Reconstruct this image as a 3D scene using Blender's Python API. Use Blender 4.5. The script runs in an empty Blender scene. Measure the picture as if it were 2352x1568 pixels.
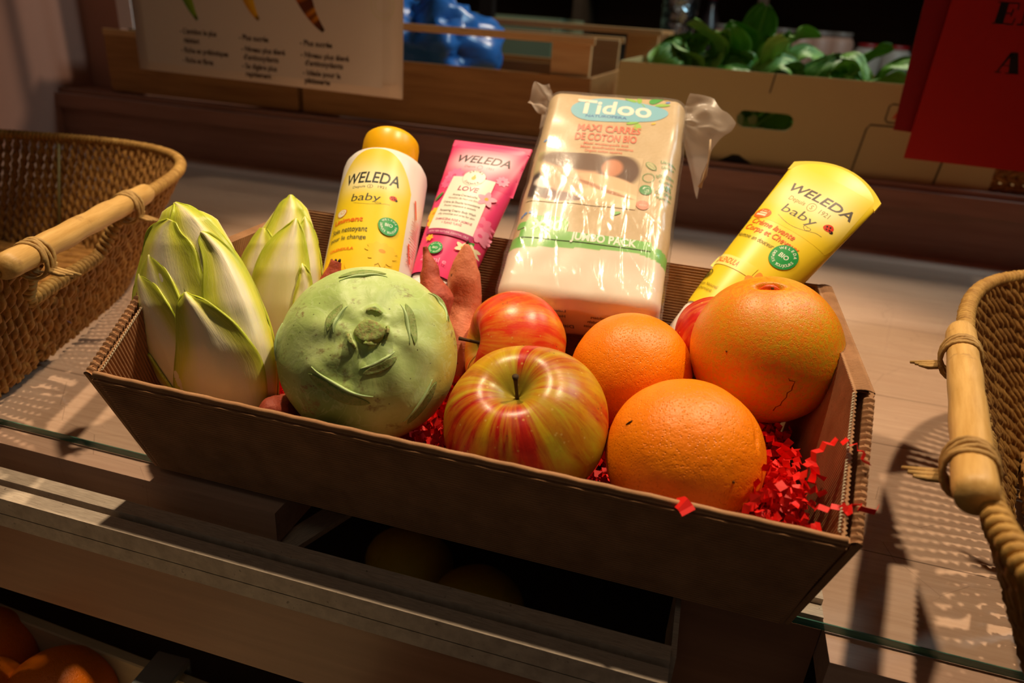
import bpy, bmesh, math, random
from math import sin, cos, pi, radians, sqrt, atan2, exp
from mathutils import Vector, Matrix, noise

random.seed(7)
SC = bpy.context.scene
COL = SC.collection

# ---------------------------------------------------------------- camera
CAM_P = Vector((0.11485, -0.31159, 0.28094))
CR = Vector((0.9593139, 0.27416344, 0.06746291))
CU = Vector((-0.17295261, 0.38175691, 0.9079367))
CF = Vector((-0.22316862, 0.88266419, -0.41364199))
FPX = 1614.65
cam = bpy.data.cameras.new('camera')
cam.sensor_width = 36.0
cam.lens = FPX / 2352 * 36.0
cam.clip_start = 0.01
cam.dof.use_dof = True
cam.dof.focus_distance = 0.42
cam.dof.aperture_fstop = 6.8
cam_ob = bpy.data.objects.new('camera', cam)
COL.objects.link(cam_ob)
cam_ob.matrix_world = Matrix(((CR.x, CU.x, -CF.x, CAM_P.x), (CR.y, CU.y, -CF.y, CAM_P.y),
                              (CR.z, CU.z, -CF.z, CAM_P.z), (0, 0, 0, 1)))
SC.camera = cam_ob

# ---------------------------------------------------------------- light and exposure
SC.view_settings.view_transform = 'Standard'
SC.view_settings.look = 'None'
SC.view_settings.exposure = 1.15
SC.view_settings.gamma = 1.0
SC.view_settings.use_curve_mapping = False
w = bpy.data.worlds.new('world'); SC.world = w; w.use_nodes = True
w.node_tree.nodes['Background'].inputs[0].default_value = (1.0, 0.80, 0.62, 1)
w.node_tree.nodes['Background'].inputs[1].default_value = 0.020

def spot(name, loc, target, energy, size_deg, blend, radius, color):
    l = bpy.data.lights.new(name, 'SPOT')
    l.energy = energy; l.spot_size = radians(size_deg); l.spot_blend = blend
    l.shadow_soft_size = radius; l.color = color
    o = bpy.data.objects.new(name, l); COL.objects.link(o)
    o.location = loc
    o.rotation_euler = (Vector(target) - Vector(loc)).to_track_quat('-Z', 'Y').to_euler()
    return o
WARM = (1.0, 0.77, 0.50)
spot('ceiling_spot_right', (0.46, 0.38, 1.55), (0.03, 0.16, 0.05), 36, 44, 0.45, 0.030, WARM)
spot('ceiling_spot_left', (-0.46, 0.40, 1.55), (-0.06, 0.20, 0.05), 36, 46, 0.45, 0.030, WARM)
def area(name, loc, target, energy, sx, color):
    l = bpy.data.lights.new(name, 'AREA'); l.energy = energy; l.size = sx; l.color = color
    o = bpy.data.objects.new(name, l); COL.objects.link(o); o.location = loc
    o.rotation_euler = (Vector(target) - Vector(loc)).to_track_quat('-Z', 'Y').to_euler()
    return o
area('greens_light', (0.6, 1.9, 1.7), (0.3, 1.0, 0.2), 10.0, 0.25, (1.0, 0.86, 0.66))  # unseen area light added behind to light the leafy greens
area('front_fill', (-0.2, -0.9, 2.0), (0.0, 0.3, 0.0), 0.5, 0.6, (1.0, 0.82, 0.62))  # unseen fill light added on the camera side

# ---------------------------------------------------------------- helpers: picture rays (to read positions off the photo)
def ray(px, py): return CF + CR * ((px - 1176) / FPX) - CU * ((py - 784) / FPX)
def at(px, py, y=None, z=None, x=None):
    d = ray(px, py)
    if y is not None: t = (y - CAM_P.y) / d.y
    elif z is not None: t = (z - CAM_P.z) / d.z
    else: t = (x - CAM_P.x) / d.x
    return CAM_P + d * t
def on_ball(px, py, c, r):
    d = ray(px, py).normalized(); oc = CAM_P - Vector(c)
    b = oc.dot(d); q = b * b - (oc.dot(oc) - r * r)
    t = -b - sqrt(max(q, 0)); return CAM_P + d * t

def lin(c):
    c = c / 255.0
    return c / 12.92 if c <= 0.04045 else ((c + 0.055) / 1.055) ** 2.4
def rgb(r, g, b): return (lin(r), lin(g), lin(b), 1.0)

# ---------------------------------------------------------------- materials
class NM:
    def __init__(s, name, rough=0.5, spec=0.5):
        s.m = bpy.data.materials.new(name); s.m.use_nodes = True
        s.t = s.m.node_tree; s.b = s.t.nodes['Principled BSDF']
        s.b.inputs['Roughness'].default_value = rough
        s.b.inputs['Specular IOR Level'].default_value = spec
        s.tc = None
    def n(s, typ, **kw):
        x = s.t.nodes.new(typ)
        for k, v in kw.items(): setattr(x, k, v)
        return x
    def l(s, a, b): s.t.links.new(a, b)
    def coord(s, which='Object'):
        if not s.tc: s.tc = s.n('ShaderNodeTexCoord')
        return s.tc.outputs[which]
    def setv(s, sock, v):
        if hasattr(v, 'is_linked') or hasattr(v, 'links'): s.l(v, sock)
        else: sock.default_value = v
    def math(s, op, a, b=None, c=None, clamp=False):
        x = s.n('ShaderNodeMath', operation=op); x.use_clamp = clamp
        s.setv(x.inputs[0], a)
        if b is not None: s.setv(x.inputs[1], b)
        if c is not None: s.setv(x.inputs[2], c)
        return x.outputs[0]
    def mapping(s, scale=(1, 1, 1), loc=(0, 0, 0), rot=(0, 0, 0), src=None):
        x = s.n('ShaderNodeMapping'); x.inputs['Scale'].default_value = scale
        x.inputs['Location'].default_value = loc; x.inputs['Rotation'].default_value = rot
        s.l(src or s.coord(), x.inputs[0]); return x.outputs[0]
    def noise(s, scale=5, detail=4, rough=0.55, vec=None, dist=0.0):
        x = s.n('ShaderNodeTexNoise'); x.inputs['Scale'].default_value = scale
        x.inputs['Detail'].default_value = detail; x.inputs['Roughness'].default_value = rough
        x.inputs['Distortion'].default_value = dist
        s.l(vec or s.coord(), x.inputs['Vector']); return x.outputs['Fac']
    def vor(s, scale=5, vec=None, feature='F1', out='Distance'):
        x = s.n('ShaderNodeTexVoronoi', feature=feature); x.inputs['Scale'].default_value = scale
        s.l(vec or s.coord(), x.inputs['Vector']); return x.outputs[out]
    def ramp(s, f, stops, interp='LINEAR'):
        x = s.n('ShaderNodeValToRGB'); x.color_ramp.interpolation = interp
        e = x.color_ramp.elements
        while len(e) < len(stops): e.new(0.5)
        for i, (p, c) in enumerate(stops):
            e[i].position = p; e[i].color = c if len(c) == 4 else (*c, 1)
        s.l(f, x.inputs[0]); return x.outputs[0]
    def mix(s, f, a, b, blend='MIX'):
        x = s.n('ShaderNodeMix', data_type='RGBA', blend_type=blend)
        s.setv(x.inputs['Factor'], f); s.setv(x.inputs['A'], a) if False else None
        s.setv(x.inputs[6], a); s.setv(x.inputs[7], b); return x.outputs[2]
    def maprange(s, v, a, b, c=0.0, d=1.0, smooth=False):
        x = s.n('ShaderNodeMapRange'); x.clamp = True
        if smooth: x.interpolation_type = 'SMOOTHSTEP'
        s.setv(x.inputs[0], v); x.inputs[1].default_value = a; x.inputs[2].default_value = b
        x.inputs[3].default_value = c; x.inputs[4].default_value = d; return x.outputs[0]
    def color(s, v): s.setv(s.b.inputs['Base Color'], v)
    def bump(s, h, dist=0.001, strength=1.0):
        x = s.n('ShaderNodeBump'); x.inputs['Distance'].default_value = dist
        x.inputs['Strength'].default_value = strength
        s.l(h, x.inputs['Height']); s.l(x.outputs[0], s.b.inputs['Normal']); return x

def plain(name, c, rough=0.5, spec=0.5, metal=0.0):
    k = NM(name, rough, spec); k.color(c); k.b.inputs['Metallic'].default_value = metal; return k.m

def mat_kraft():
    k = NM('kraft_cardboard', 0.75, 0.2)
    f = k.noise(60, 5, 0.6, k.mapping((1, 1, 1)))
    g = k.noise(900, 2, 0.5)
    c = k.ramp(f, [(0.3, rgb(150, 108, 74)), (0.7, rgb(176, 130, 92))])
    k.color(k.mix(k.maprange(g, 0.62, 0.75, 0, 0.35), c, rgb(110, 74, 48)))
    k.bump(g, 0.0001, 0.5); return k.m
def mat_board():
    k = NM('pale_painted_wood', 0.5, 0.35)
    gr = k.noise(9, 6, 0.65, k.mapping((1.5, 26, 26)))
    bl = k.noise(3.2, 4, 0.6)
    c = k.ramp(gr, [(0.3, rgb(186, 150, 128)), (0.7, rgb(205, 170, 148))])
    c = k.mix(k.maprange(bl, 0.45, 0.7, 0, 0.4), c, rgb(176, 136, 116))
    sc = k.vor(14, k.mapping((1, 2.5, 1), src=None), 'DISTANCE_TO_EDGE')
    dt = k.noise(40, 5, 0.7, k.mapping((1.5, 2, 1)))
    c = k.mix(k.maprange(dt, 0.66, 0.76, 0, 0.55), c, rgb(120, 84, 66))
    cr = k.math('MULTIPLY', k.maprange(sc, 0.0, 0.006, 1, 0), k.maprange(k.noise(6, 2), 0.5, 0.6, 0, 0.5))
    c = k.mix(cr, c, rgb(96, 66, 52))
    sy = k.n('ShaderNodeSeparateXYZ'); k.l(k.coord(), sy.inputs[0])
    wob = k.math('ADD', sy.outputs[1], k.math('MULTIPLY', k.noise(30, 3), 0.0012))
    for yy in (-0.165, -0.072, -0.31, 0.12):
        c = k.mix(k.maprange(k.math('ABSOLUTE', k.math('SUBTRACT', wob, yy)), 0.0003, 0.0009, 0.7, 0), c, rgb(84, 58, 46))
    k.color(c); k.bump(gr, 0.0004, 0.5); k.b.inputs['Roughness'].default_value = 0.42
    return k.m
def mat_wood(name, a, b, scale=(1, 14, 14), rough=0.6):
    k = NM(name, rough, 0.3)
    g = k.noise(6, 6, 0.65, k.mapping(scale), 0.6)
    k.color(k.ramp(g, [(0.25, a), (0.75, b)])); k.bump(g, 0.0006, 0.5); return k.m
def mat_citrus(name, a, b, pore=520, green=None, bumpd=0.0006, patch=0.0):
    k = NM(name, 0.38, 0.45)
    big = k.noise(26, 4, 0.6)
    v = k.vor(pore * 1.25); nz = k.noise(pore * 0.75, 4, 0.65)
    c = k.ramp(big, [(0.3, a), (0.7, b)])
    if green is not None:
        sp = k.noise(420, 3, 0.6)
        pt = k.math('MULTIPLY', k.maprange(sp, 0.40, 0.58), k.maprange(k.noise(14, 3), 0.35, 0.6, 0.25, 1.0))
        c = k.mix(k.math('MULTIPLY', pt, patch), c, green)
    c = k.mix(k.maprange(v, 0.0, 0.25, 0.35, 0), c, rgb(206, 84, 0))
    dots = k.maprange(k.vor(45), 0.018, 0.035, 0.5, 0)
    c = k.mix(dots, c, rgb(120, 60, 10))
    k.color(c)
    h = k.math('ADD', k.math('MULTIPLY', k.maprange(v, 0, 0.35), 0.5), k.math('MULTIPLY', nz, 0.9))
    k.bump(h, bumpd * 0.85, 1.0)
    k.b.inputs['Subsurface Weight'].default_value = 0.05
    k.b.inputs['Subsurface Radius'].default_value = (0.006, 0.002, 0.0006)
    return k.m
def mat_apple(name, seed, lo, hi, blotch, red, yel, spots=0.55):
    k = NM(name, 0.34, 0.45)
    sx = k.n('ShaderNodeSeparateXYZ'); k.l(k.coord(), sx.inputs[0])
    cx = k.n('ShaderNodeCombineXYZ'); k.l(sx.outputs[0], cx.inputs[0]); k.l(sx.outputs[1], cx.inputs[1])
    nm = k.n('ShaderNodeVectorMath', operation='NORMALIZE'); k.l(cx.outputs[0], nm.inputs[0])
    sc = k.n('ShaderNodeVectorMath', operation='SCALE'); k.l(nm.outputs[0], sc.inputs[0]); sc.inputs[3].default_value = 1.0
    zz = k.n('ShaderNodeCombineXYZ'); k.l(k.math('MULTIPLY', sx.outputs[2], 7.0), zz.inputs[2]); zz.inputs[0].default_value = seed
    ad = k.n('ShaderNodeVectorMath', operation='ADD'); k.l(sc.outputs[0], ad.inputs[0]); k.l(zz.outputs[0], ad.inputs[1])
    streak = k.noise(5.5, 8, 0.72, ad.outputs[0], 0.9)
    patch = k.maprange(k.noise(1.9, 3, 0.55, ad.outputs[0], 0.5), 0.38, 0.62)
    fine = k.noise(180, 3, 0.6)
    m = k.math('ADD', k.math('MULTIPLY', streak, 0.9), k.math('MULTIPLY', patch, blotch))
    m = k.math('ADD', m, k.math('MULTIPLY', fine, 0.12))
    fac = k.maprange(m, lo, hi)
    base = k.mix(k.maprange(k.noise(30, 4), 0.35, 0.65), yel[0], yel[1])
    rd = k.mix(k.maprange(streak, 0.4, 0.7), red[0], red[1])
    c = k.mix(fac, base, rd)
    # greenish bowl around the stem
    rr = k.math('SQRT', k.math('ADD', k.math('POWER', sx.outputs[0], 2.0), k.math('POWER', sx.outputs[1], 2.0)))
    bowl = k.math('MULTIPLY', k.maprange(rr, 0.005, 0.017, 0.85, 0, True), k.maprange(sx.outputs[2], 0.0, 0.01))
    c = k.mix(bowl, c, rgb(150, 138, 40))
    lent = k.maprange(k.vor(230), 0.10, 0.2, spots, 0)
    lent = k.math('MULTIPLY', lent, k.maprange(k.noise(120, 2), 0.5, 0.58))
    c = k.mix(lent, c, rgb(216, 176, 90))
    ds = k.math('MULTIPLY', k.maprange(k.vor(330), 0.12, 0.22, 0.8, 0), k.maprange(k.noise(45, 3), 0.57, 0.66))
    c = k.mix(ds, c, rgb(70, 60, 24))
    k.color(c); k.bump(k.noise(160, 4), 0.00025, 0.6)
    return k.m
def mat_vcol(name, rough=0.35, spec=0.4):
    k = NM(name, rough, spec)
    a = k.n('ShaderNodeVertexColor', layer_name='Col'); k.l(a.outputs[0], k.b.inputs['Base Color'])
    return k.m
def mat_rope(name, a, b, d):
    k = NM(name, 0.7, 0.25)
    g = k.noise(90, 5, 0.7); h = k.noise(14, 3, 0.6)
    c = k.ramp(g, [(0.25, a), (0.6, b), (0.8, d)])
    k.color(k.mix(k.maprange(h, 0.35, 0.65, 0, 0.45), c, a)); k.bump(k.noise(420, 4), 0.0006, 0.7); return k.m

M = {}
M['kraft'] = mat_kraft()
M['board'] = mat_board()
M['label'] = mat_vcol('printed_ink', 0.40, 0.35)
M['film_print'] = mat_vcol('printed_film', 0.36, 0.45)
M['paper_print'] = mat_vcol('printed_paper', 0.6, 0.25)

# ---------------------------------------------------------------- mesh helpers
def mkobj(name, verts, faces, mat, parent=None, smooth=True, uv=None, col=None, mats=None, midx=None, loc=None):
    me = bpy.data.meshes.new(name)
    me.from_pydata([tuple(v) for v in verts], [], faces); me.validate(clean_customdata=False)
    if smooth: me.polygons.foreach_set('use_smooth', [True] * len(me.polygons))
    for m_ in (mats or [mat]): me.materials.append(m_)
    if midx and len(midx) == len(me.polygons): me.polygons.foreach_set('material_index', midx)
    if uv:
        lay = me.uv_layers.new(name='UVMap')
        for lp in me.loops: lay.data[lp.index].uv = uv[lp.vertex_index]
    if col:
        ca = me.color_attributes.new('Col', 'FLOAT_COLOR', 'POINT')
        for i, c in enumerate(col): ca.data[i].color = c
    me.update()
    o = bpy.data.objects.new(name, me); COL.objects.link(o)
    if parent: o.parent = parent
    if loc is not None: o.location = loc
    return o
def tag(o, label=None, cat=None, group=None, kind=None):
    if label: o['label'] = label
    if cat: o['category'] = cat
    if group: o['group'] = group
    if kind: o['kind'] = kind
    return o
def thing(name, label, cat, loc=(0, 0, 0), mat=None, group=None):
    o = bpy.data.objects.new(name, None); COL.objects.link(o); o.empty_display_size = 0.02
    if mat is not None: o.matrix_world = mat
    else: o.location = loc
    return tag(o, label, cat, group)
def frame(origin, zdir, xhint):
    z = Vector(zdir).normalized(); x = Vector(xhint); x = (x - z * x.dot(z)).normalized(); y = z.cross(x)
    return Matrix(((x.x, y.x, z.x, origin[0]), (x.y, y.y, z.y, origin[1]), (x.z, y.z, z.z, origin[2]), (0, 0, 0, 1)))

class MB:
    """collects shapes into one mesh"""
    def __init__(s): s.v = []; s.f = []; s.c = []; s.cur = (1, 1, 1, 1)
    def add(s, v, f):
        b = len(s.v); s.v += [Vector(q) for q in v]; s.f += [tuple(i + b for i in q) for q in f]; s.c += [s.cur] * len(v)
    def box(s, x0, x1, y0, y1, z0, z1, T=None):
        v = [Vector((x, y, z)) for x in (x0, x1) for y in (y0, y1) for z in (z0, z1)]
        if T: v = [T @ q for q in v]
        s.add(v, [(0, 1, 3, 2), (4, 6, 7, 5), (0, 4, 5, 1), (2, 3, 7, 6), (0, 2, 6, 4), (1, 5, 7, 3)])
    def grid(s, fn, nu, nv, closeu=False, flip=False):
        v = [fn(i / nu, j / nv) for j in range(nv + 1) for i in range(nu + (0 if closeu else 1))]
        W = nu if closeu else nu + 1; f = []
        for j in range(nv):
            for i in range(nu):
                a = j * W + i; b = j * W + (i + 1) % W; c = (j + 1) * W + (i + 1) % W; d = (j + 1) * W + i
                f.append((d, c, b, a) if flip else (a, b, c, d))
        s.add(v, f)
    def tube(s, pts, rad, n=8, cap=True, up=None):
        pts = [Vector(p) for p in pts]; N = len(pts); rings = []; t0 = None
        for i, p in enumerate(pts):
            t = (pts[min(i + 1, N - 1)] - pts[max(i - 1, 0)]).normalized()
            if t0 is None:
                a = Vector((0, 0, 1)) if abs(t.z) < 0.9 else Vector((1, 0, 0)); x = t.cross(a).normalized()
            else:
                x = (x - t * x.dot(t)); x = x.normalized() if x.length > 1e-6 else t.orthogonal().normalized()
            t0 = t; y = t.cross(x); r = rad[i] if hasattr(rad, '__len__') else rad
            rings.append([p + x * (r * cos(2 * pi * k / n)) + y * (r * sin(2 * pi * k / n)) for k in range(n)])
        v = [q for rg in rings for q in rg]; f = []
        for i in range(N - 1):
            for k in range(n):
                f.append((i * n + k, i * n + (k + 1) % n, (i + 1) * n + (k + 1) % n, (i + 1) * n + k))
        if cap: f.append(tuple(range(n))[::-1]); f.append(tuple((N - 1) * n + k for k in range(n)))
        s.add(v, f)
    def lathe(s, prof, n=48, fn=None):
        v = []; f = []
        for (r, z) in prof:
            for k in range(n):
                a = 2 * pi * k / n; q = Vector((r * cos(a), r * sin(a), z)); v.append(fn(q, a) if fn else q)
        for j in range(len(prof) - 1):
            for k in range(n):
                f.append((j * n + k, j * n + (k + 1) % n, (j + 1) * n + (k + 1) % n, (j + 1) * n + k))
        if prof[0][0] > 1e-5: f.append(tuple(range(n))[::-1])
        if prof[-1][0] > 1e-5: f.append(tuple((len(prof) - 1) * n + k for k in range(n)))
        s.add(v, f)
    def build(s, name, mat, parent=None, smooth=True, col=False, loc=None):
        return mkobj(name, s.v, s.f, mat, parent, smooth, col=s.c if col else None, loc=loc)

def bevel(o, w_=0.002, seg=2):
    m = o.modifiers.new('bevel', 'BEVEL'); m.width = w_; m.segments = seg; m.limit_method = 'ANGLE'; return o
def solid(o, t, off=0.0):
    m = o.modifiers.new('solid', 'SOLIDIFY'); m.thickness = t; m.offset = off; return o
def subs(o, n=1):
    m = o.modifiers.new('sub', 'SUBSURF'); m.levels = n; m.render_levels = n; return o
def sphere_dirs(nu, nv):
    return [(sin(pi * j / nv) * cos(2 * pi * i / nu), sin(pi * j / nv) * sin(2 * pi * i / nu), cos(pi * j / nv))
            for j in range(nv + 1) for i in range(nu)]
def ball(name, radfn, mat, parent=None, nu=96, nv=64, loc=None):
    v = [Vector(d) * radfn(Vector(d)) for d in sphere_dirs(nu, nv)]; f = []
    for j in range(nv):
        for i in range(nu):
            f.append((j * nu + i, (j + 1) * nu + i, (j + 1) * nu + (i + 1) % nu, j * nu + (i + 1) % nu))
    return mkobj(name, v, f, mat, parent, loc=loc)
def N3(p, s=1.0, o=0.0): return noise.noise(Vector(p) * s + Vector((o, o * 1.7, -o)))

# ---------------------------------------------------------------- printed artwork
_tcache = {}
def text_mesh(txt, bold=0.0, shear=0.0):
    key = (txt, bold, shear)
    if key in _tcache: return _tcache[key]
    cu = bpy.data.curves.new('t', 'FONT'); cu.body = txt; cu.size = 1.0; cu.shear = shear; cu.offset = bold
    cu.align_x = 'CENTER'; cu.resolution_u = 3; cu.fill_mode = 'FRONT'
    ob = bpy.data.objects.new('t', cu); COL.objects.link(ob)
    dg = bpy.context.evaluated_depsgraph_get(); dg.update()
    me = bpy.data.meshes.new_from_object(ob.evaluated_get(dg))
    V = [(v.co.x, v.co.y) for v in me.vertices]; F = [tuple(p.vertices) for p in me.polygons]
    bpy.data.objects.remove(ob); bpy.data.curves.remove(cu); bpy.data.meshes.remove(me)
    xs = [q[0] for q in V] or [0, 1]
    _tcache[key] = (V, F, min(xs), max(xs)); return _tcache[key]
class Art:
    def __init__(s): s.p = []; s.f = []; s.c = []; s.L = 0
    def raw(s, pts, faces, col):
        b = len(s.p); s.p += [(x, y, s.L) for x, y in pts]; s.f += [tuple(i + b for i in q) for q in faces]
        s.c += col if isinstance(col, list) else [col] * len(pts)
    def text(s, t, x, y, h, col, width=None, bold=0.0, shear=0.0, rot=0.0, align='C', flip=False):
        V, F, x0, x1 = text_mesh(t, bold, shear)
        sc = h / 0.72; sx = sc
        if width: sx = width / (x1 - x0)
        ox = {'C': (x0 + x1) / 2, 'L': x0, 'R': x1}[align]
        P = []
        for (a, b) in V:
            a = (a - ox) * sx; b = (b - 0.0) * sc
            if flip: a, b = -a, -b
            P.append((x + a * cos(rot) - b * sin(rot), y + a * sin(rot) + b * cos(rot)))
        s.raw(P, F, col)
    def arctext(s, t, cx, cy, r, h, col, a0, a1, inside=False, bold=0.02):
        n = len(t)
        for i, ch in enumerate(t):
            if ch == ' ': continue
            a = a0 + (a1 - a0) * (i + 0.5) / n
            rot = a - pi / 2 if not inside else a + pi / 2
            rr = r if not inside else r + h
            s.text(ch, cx + rr * cos(a), cy + rr * sin(a), h, col, rot=rot, bold=bold)
    def grid(s, x0, x1, y0, y1, nx, ny, cf):
        P = [(x0 + (x1 - x0) * i / nx, y0 + (y1 - y0) * j / ny) for j in range(ny + 1) for i in range(nx + 1)]
        F = [(j * (nx + 1) + i, j * (nx + 1) + i + 1, (j + 1) * (nx + 1) + i + 1, (j + 1) * (nx + 1) + i) for j in range(ny) for i in range(nx)]
        s.raw(P, F, [cf(x, y) for x, y in P] if callable(cf) else [cf] * len(P))
    def fan(s, fn, n, col, rings=3, c=None, colin=None):
        pts = [fn(2 * pi * i / n) for i in range(n)]
        cx, cy = c or (sum(p[0] for p in pts) / n, sum(p[1] for p in pts) / n)
        P = [(cx, cy)]; F = []; C = [colin or col]
        for k in range(1, rings + 1):
            q = k / rings
            P += [(cx + (a - cx) * q, cy + (b - cy) * q) for a, b in pts]
            ci = col if colin is None else tuple(colin[i] * (1 - q) + col[i] * q for i in range(4)); C += [ci] * n
        for i in range(n): F.append((0, 1 + i, 1 + (i + 1) % n))
        for k in range(rings - 1):
            for i in range(n):
                a = 1 + k * n + i; b = 1 + k * n + (i + 1) % n; F.append((a, a + n, b + n, b))
        s.raw(P, F, C)
    def ell(s, cx, cy, rx, ry, col, rot=0, n=28, rings=3, colin=None):
        s.fan(lambda a: (cx + rx * cos(a) * cos(rot) - ry * sin(a) * sin(rot), cy + rx * cos(a) * sin(rot) + ry * sin(a) * cos(rot)), n, col, rings, (cx, cy), colin)
    def ring(s, cx, cy, r, t, col, n=32):
        P = [(cx + q * cos(2 * pi * i / n), cy + q * sin(2 * pi * i / n)) for q in (r - t, r) for i in range(n)]
        s.raw(P, [(i, (i + 1) % n, n + (i + 1) % n, n + i) for i in range(n)], col)
    def line(s, pts, t, col):
        P = []; F = []
        for i, (x, y) in enumerate(pts):
            a = pts[max(i - 1, 0)]; b = pts[min(i + 1, len(pts) - 1)]
            dx, dy = b[0] - a[0], b[1] - a[1]; q = math.hypot(dx, dy) or 1; nx, ny = -dy / q * t / 2, dx / q * t / 2
            P += [(x + nx, y + ny), (x - nx, y - ny)]
        F = [(2 * i, 2 * i + 1, 2 * i + 3, 2 * i + 2) for i in range(len(pts) - 1)]
        s.raw(P, F, col)
    def leaf(s, cx, cy, L, W, rot, col):
        def fn(a):
            x = cos(a) * L / 2; y = sin(a) * W / 2 * (1 - 0.25 * cos(a)); 
            return (cx + x * cos(rot) - y * sin(rot), cy + x * sin(rot) + y * cos(rot))
        s.fan(fn, 20, col, 2, (cx, cy))
    def flower(s, cx, cy, r, col, c2, n=6, rot=0):
        for i in range(n):
            a = rot + 2 * pi * i / n
            s.leaf(cx + r * 0.55 * cos(a), cy + r * 0.55 * sin(a), r * 1.0, r * 0.62, a, col)
        s.up(); s.ell(cx, cy, r * 0.22, r * 0.22, c2, n=12, rings=1)
    def up(s): s.L += 1
    def build(s, name, mapfn, parent, mat=None, step=0.00006, base=0.00008, maxe=0.0022):
        P, C, F = list(s.p), list(s.c), []
        if maxe:                                   # split large faces so the print follows the curved skin
            todo = []
            for f in s.f: todo += [(f[0], f[i], f[i + 1]) for i in range(1, len(f) - 1)]
            cache = {}
            while todo:
                t = todo.pop(); best, bi = 0, 0
                for i in range(3):
                    a, b = P[t[i]], P[t[(i + 1) % 3]]; d = (a[0] - b[0]) ** 2 + (a[1] - b[1]) ** 2
                    if d > best: best, bi = d, i
                if best <= maxe * maxe: F.append(t); continue
                a, b, c = t[bi], t[(bi + 1) % 3], t[(bi + 2) % 3]; k = (min(a, b), max(a, b))
                if k not in cache:
                    cache[k] = len(P); P.append(((P[a][0] + P[b][0]) / 2, (P[a][1] + P[b][1]) / 2, P[a][2])); C.append(tuple((C[a][i] + C[b][i]) / 2 for i in range(4)))
                m = cache[k]; todo += [(a, m, c), (m, b, c)]
        else: F = s.f
        v = [mapfn(x, y, base + L * step) for x, y, L in P]
        o = mkobj(name, v, F, mat or M['label'], parent, smooth=True, col=C); return o
def mixc(a, b, t):
    t = max(0, min(1, t)); return tuple(a[i] * (1 - t) + b[i] * t for i in range(4))
def ladybug(A, x, y, s_):
    A.up(); A.ell(x, y, s_ * 0.5, s_ * 0.42, rgb(226, 60, 30), 0.4, 18, 1); A.ell(x + 0.42 * s_, y - 0.2 * s_, s_ * 0.2, s_ * 0.22, rgb(40, 30, 25), 0, 12, 1)
    A.up()
    for dx, dy in ((-.2, .12), (.1, .2), (-.1, -.18), (.18, -.08)): A.ell(x + dx * s_, y + dy * s_, s_ * .09, s_ * .09, rgb(30, 20, 20), 0, 8, 1)
def swirl(A, x, y, s_, col, t):
    pts = [(x + s_ * (-1 + 2 * q), y - s_ * 0.32 * sin(pi * min(1, q * 1.15)) + 0.1 * s_ * q) for q in [i / 20 for i in range(21)]]
    A.line(pts, t, col)
    hp = [(x + 0.35 * s_ + s_ * 0.16 * (16 * sin(a) ** 3) / 16, y + 0.02 * s_ + s_ * 0.15 * (13 * cos(a) - 5 * cos(2 * a) - 2 * cos(3 * a) - cos(4 * a)) / 16) for a in [2 * pi * i / 24 for i in range(25)]]
    A.line(hp, t, col)
def biostamp(A, cx, cy, r):
    A.up(); A.ell(cx, cy, r, r, rgb(40, 160, 78), n=36, rings=3)
    A.up(); A.text('BIO', cx, cy - r * 0.16, r * 0.34, rgb(235, 245, 225), bold=0.02)
    A.arctext('WELEDA', cx, cy, r * 0.64, r * 0.22, rgb(235, 245, 225), pi * 0.85, pi * 0.12)
    A.arctext('DEPUIS TOUJOURS', cx, cy, r * 0.62, r * 0.2, rgb(235, 245, 225), pi * 0.98, pi * 2.02, inside=True)

# ================================================================ THE SETTING
def structure(name, mb, mat): return tag(mb.build(name, mat, smooth=False), kind='structure')
m_dark = mat_wood('dark_floor', rgb(60, 48, 42), rgb(72, 58, 50), (4, 4, 4))
m_wallp = plain('brown_pink_paint', rgb(168, 122, 104), 0.6, 0.3)
m_storewall = plain('store_wall_paint', rgb(84, 72, 62), 0.8, 0.2)
b = MB(); b.box(-4, 4, -1.5, 4.2, -0.95, -0.9); structure('floor', b, m_dark)
b = MB(); b.box(-4, 4, 4.2, 4.3, -0.9, 2.6); structure('wall_back', b, m_storewall)
b = MB(); b.box(-4, 4, -1.5, 4.2, 2.6, 2.7); structure('ceiling', b, m_storewall)
b = MB(); b.box(-4.1, -4, -1.5, 4.3, -0.9, 2.6); structure('wall_left', b, m_storewall)
b = MB(); b.box(4, 4.1, -1.5, 4.3, -0.9, 2.6); structure('wall_right', b, m_storewall)

# ---------------------------------------------------------------- display counter
ctr = thing('display_counter', 'pale brown painted wooden shop display counter under the gift box and baskets', 'counter', (0, 0.4, -0.9))
CO = Vector((0, 0.4, -0.9))
def cpart(name, mb, mat, smooth=False, lab=None):
    mb.v = [q - CO for q in mb.v]; o = mb.build(name, mat, ctr, smooth)
    if lab: o['label'] = lab
    return o
b = MB()
b.box(-1.3, 1.4, 0.035, 0.868, -0.030, -0.006)
b.box(-1.3, -0.105, -0.008, 0.035, -0.030, -0.006)
b.box(0.219, 1.4, -0.012, 0.035, -0.030, -0.006)
cpart('worktop', b, M['board'])
m_rail = NM('worn_white_paint', 0.5, 0.35)
g = m_rail.noise(300, 4, 0.6, m_rail.mapping((1, 1, 1), rot=(0, 0, 0.6)))
wv = m_rail.noise(40, 4, 0.6, m_rail.mapping((3, 30, 3), rot=(0, 0, 0.5)))
m_rail.color(m_rail.mix(m_rail.maprange(g, 0.66, 0.74, 0, 0.7), m_rail.ramp(wv, [(0.35, rgb(176, 158, 140)), (0.65, rgb(204, 186, 166))]), rgb(70, 54, 44)))
m_rail.bump(wv, 0.0003, 0.5)
b = MB(); b.box(-1.3, 0.140, -0.039, -0.029, -0.020, -0.006); b.box(-1.3, 0.140, -0.0525, -0.0425, -0.020, -0.0075); b.box(-1.3, 0.140, -0.0525, -0.029, -0.030, -0.0195)
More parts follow.
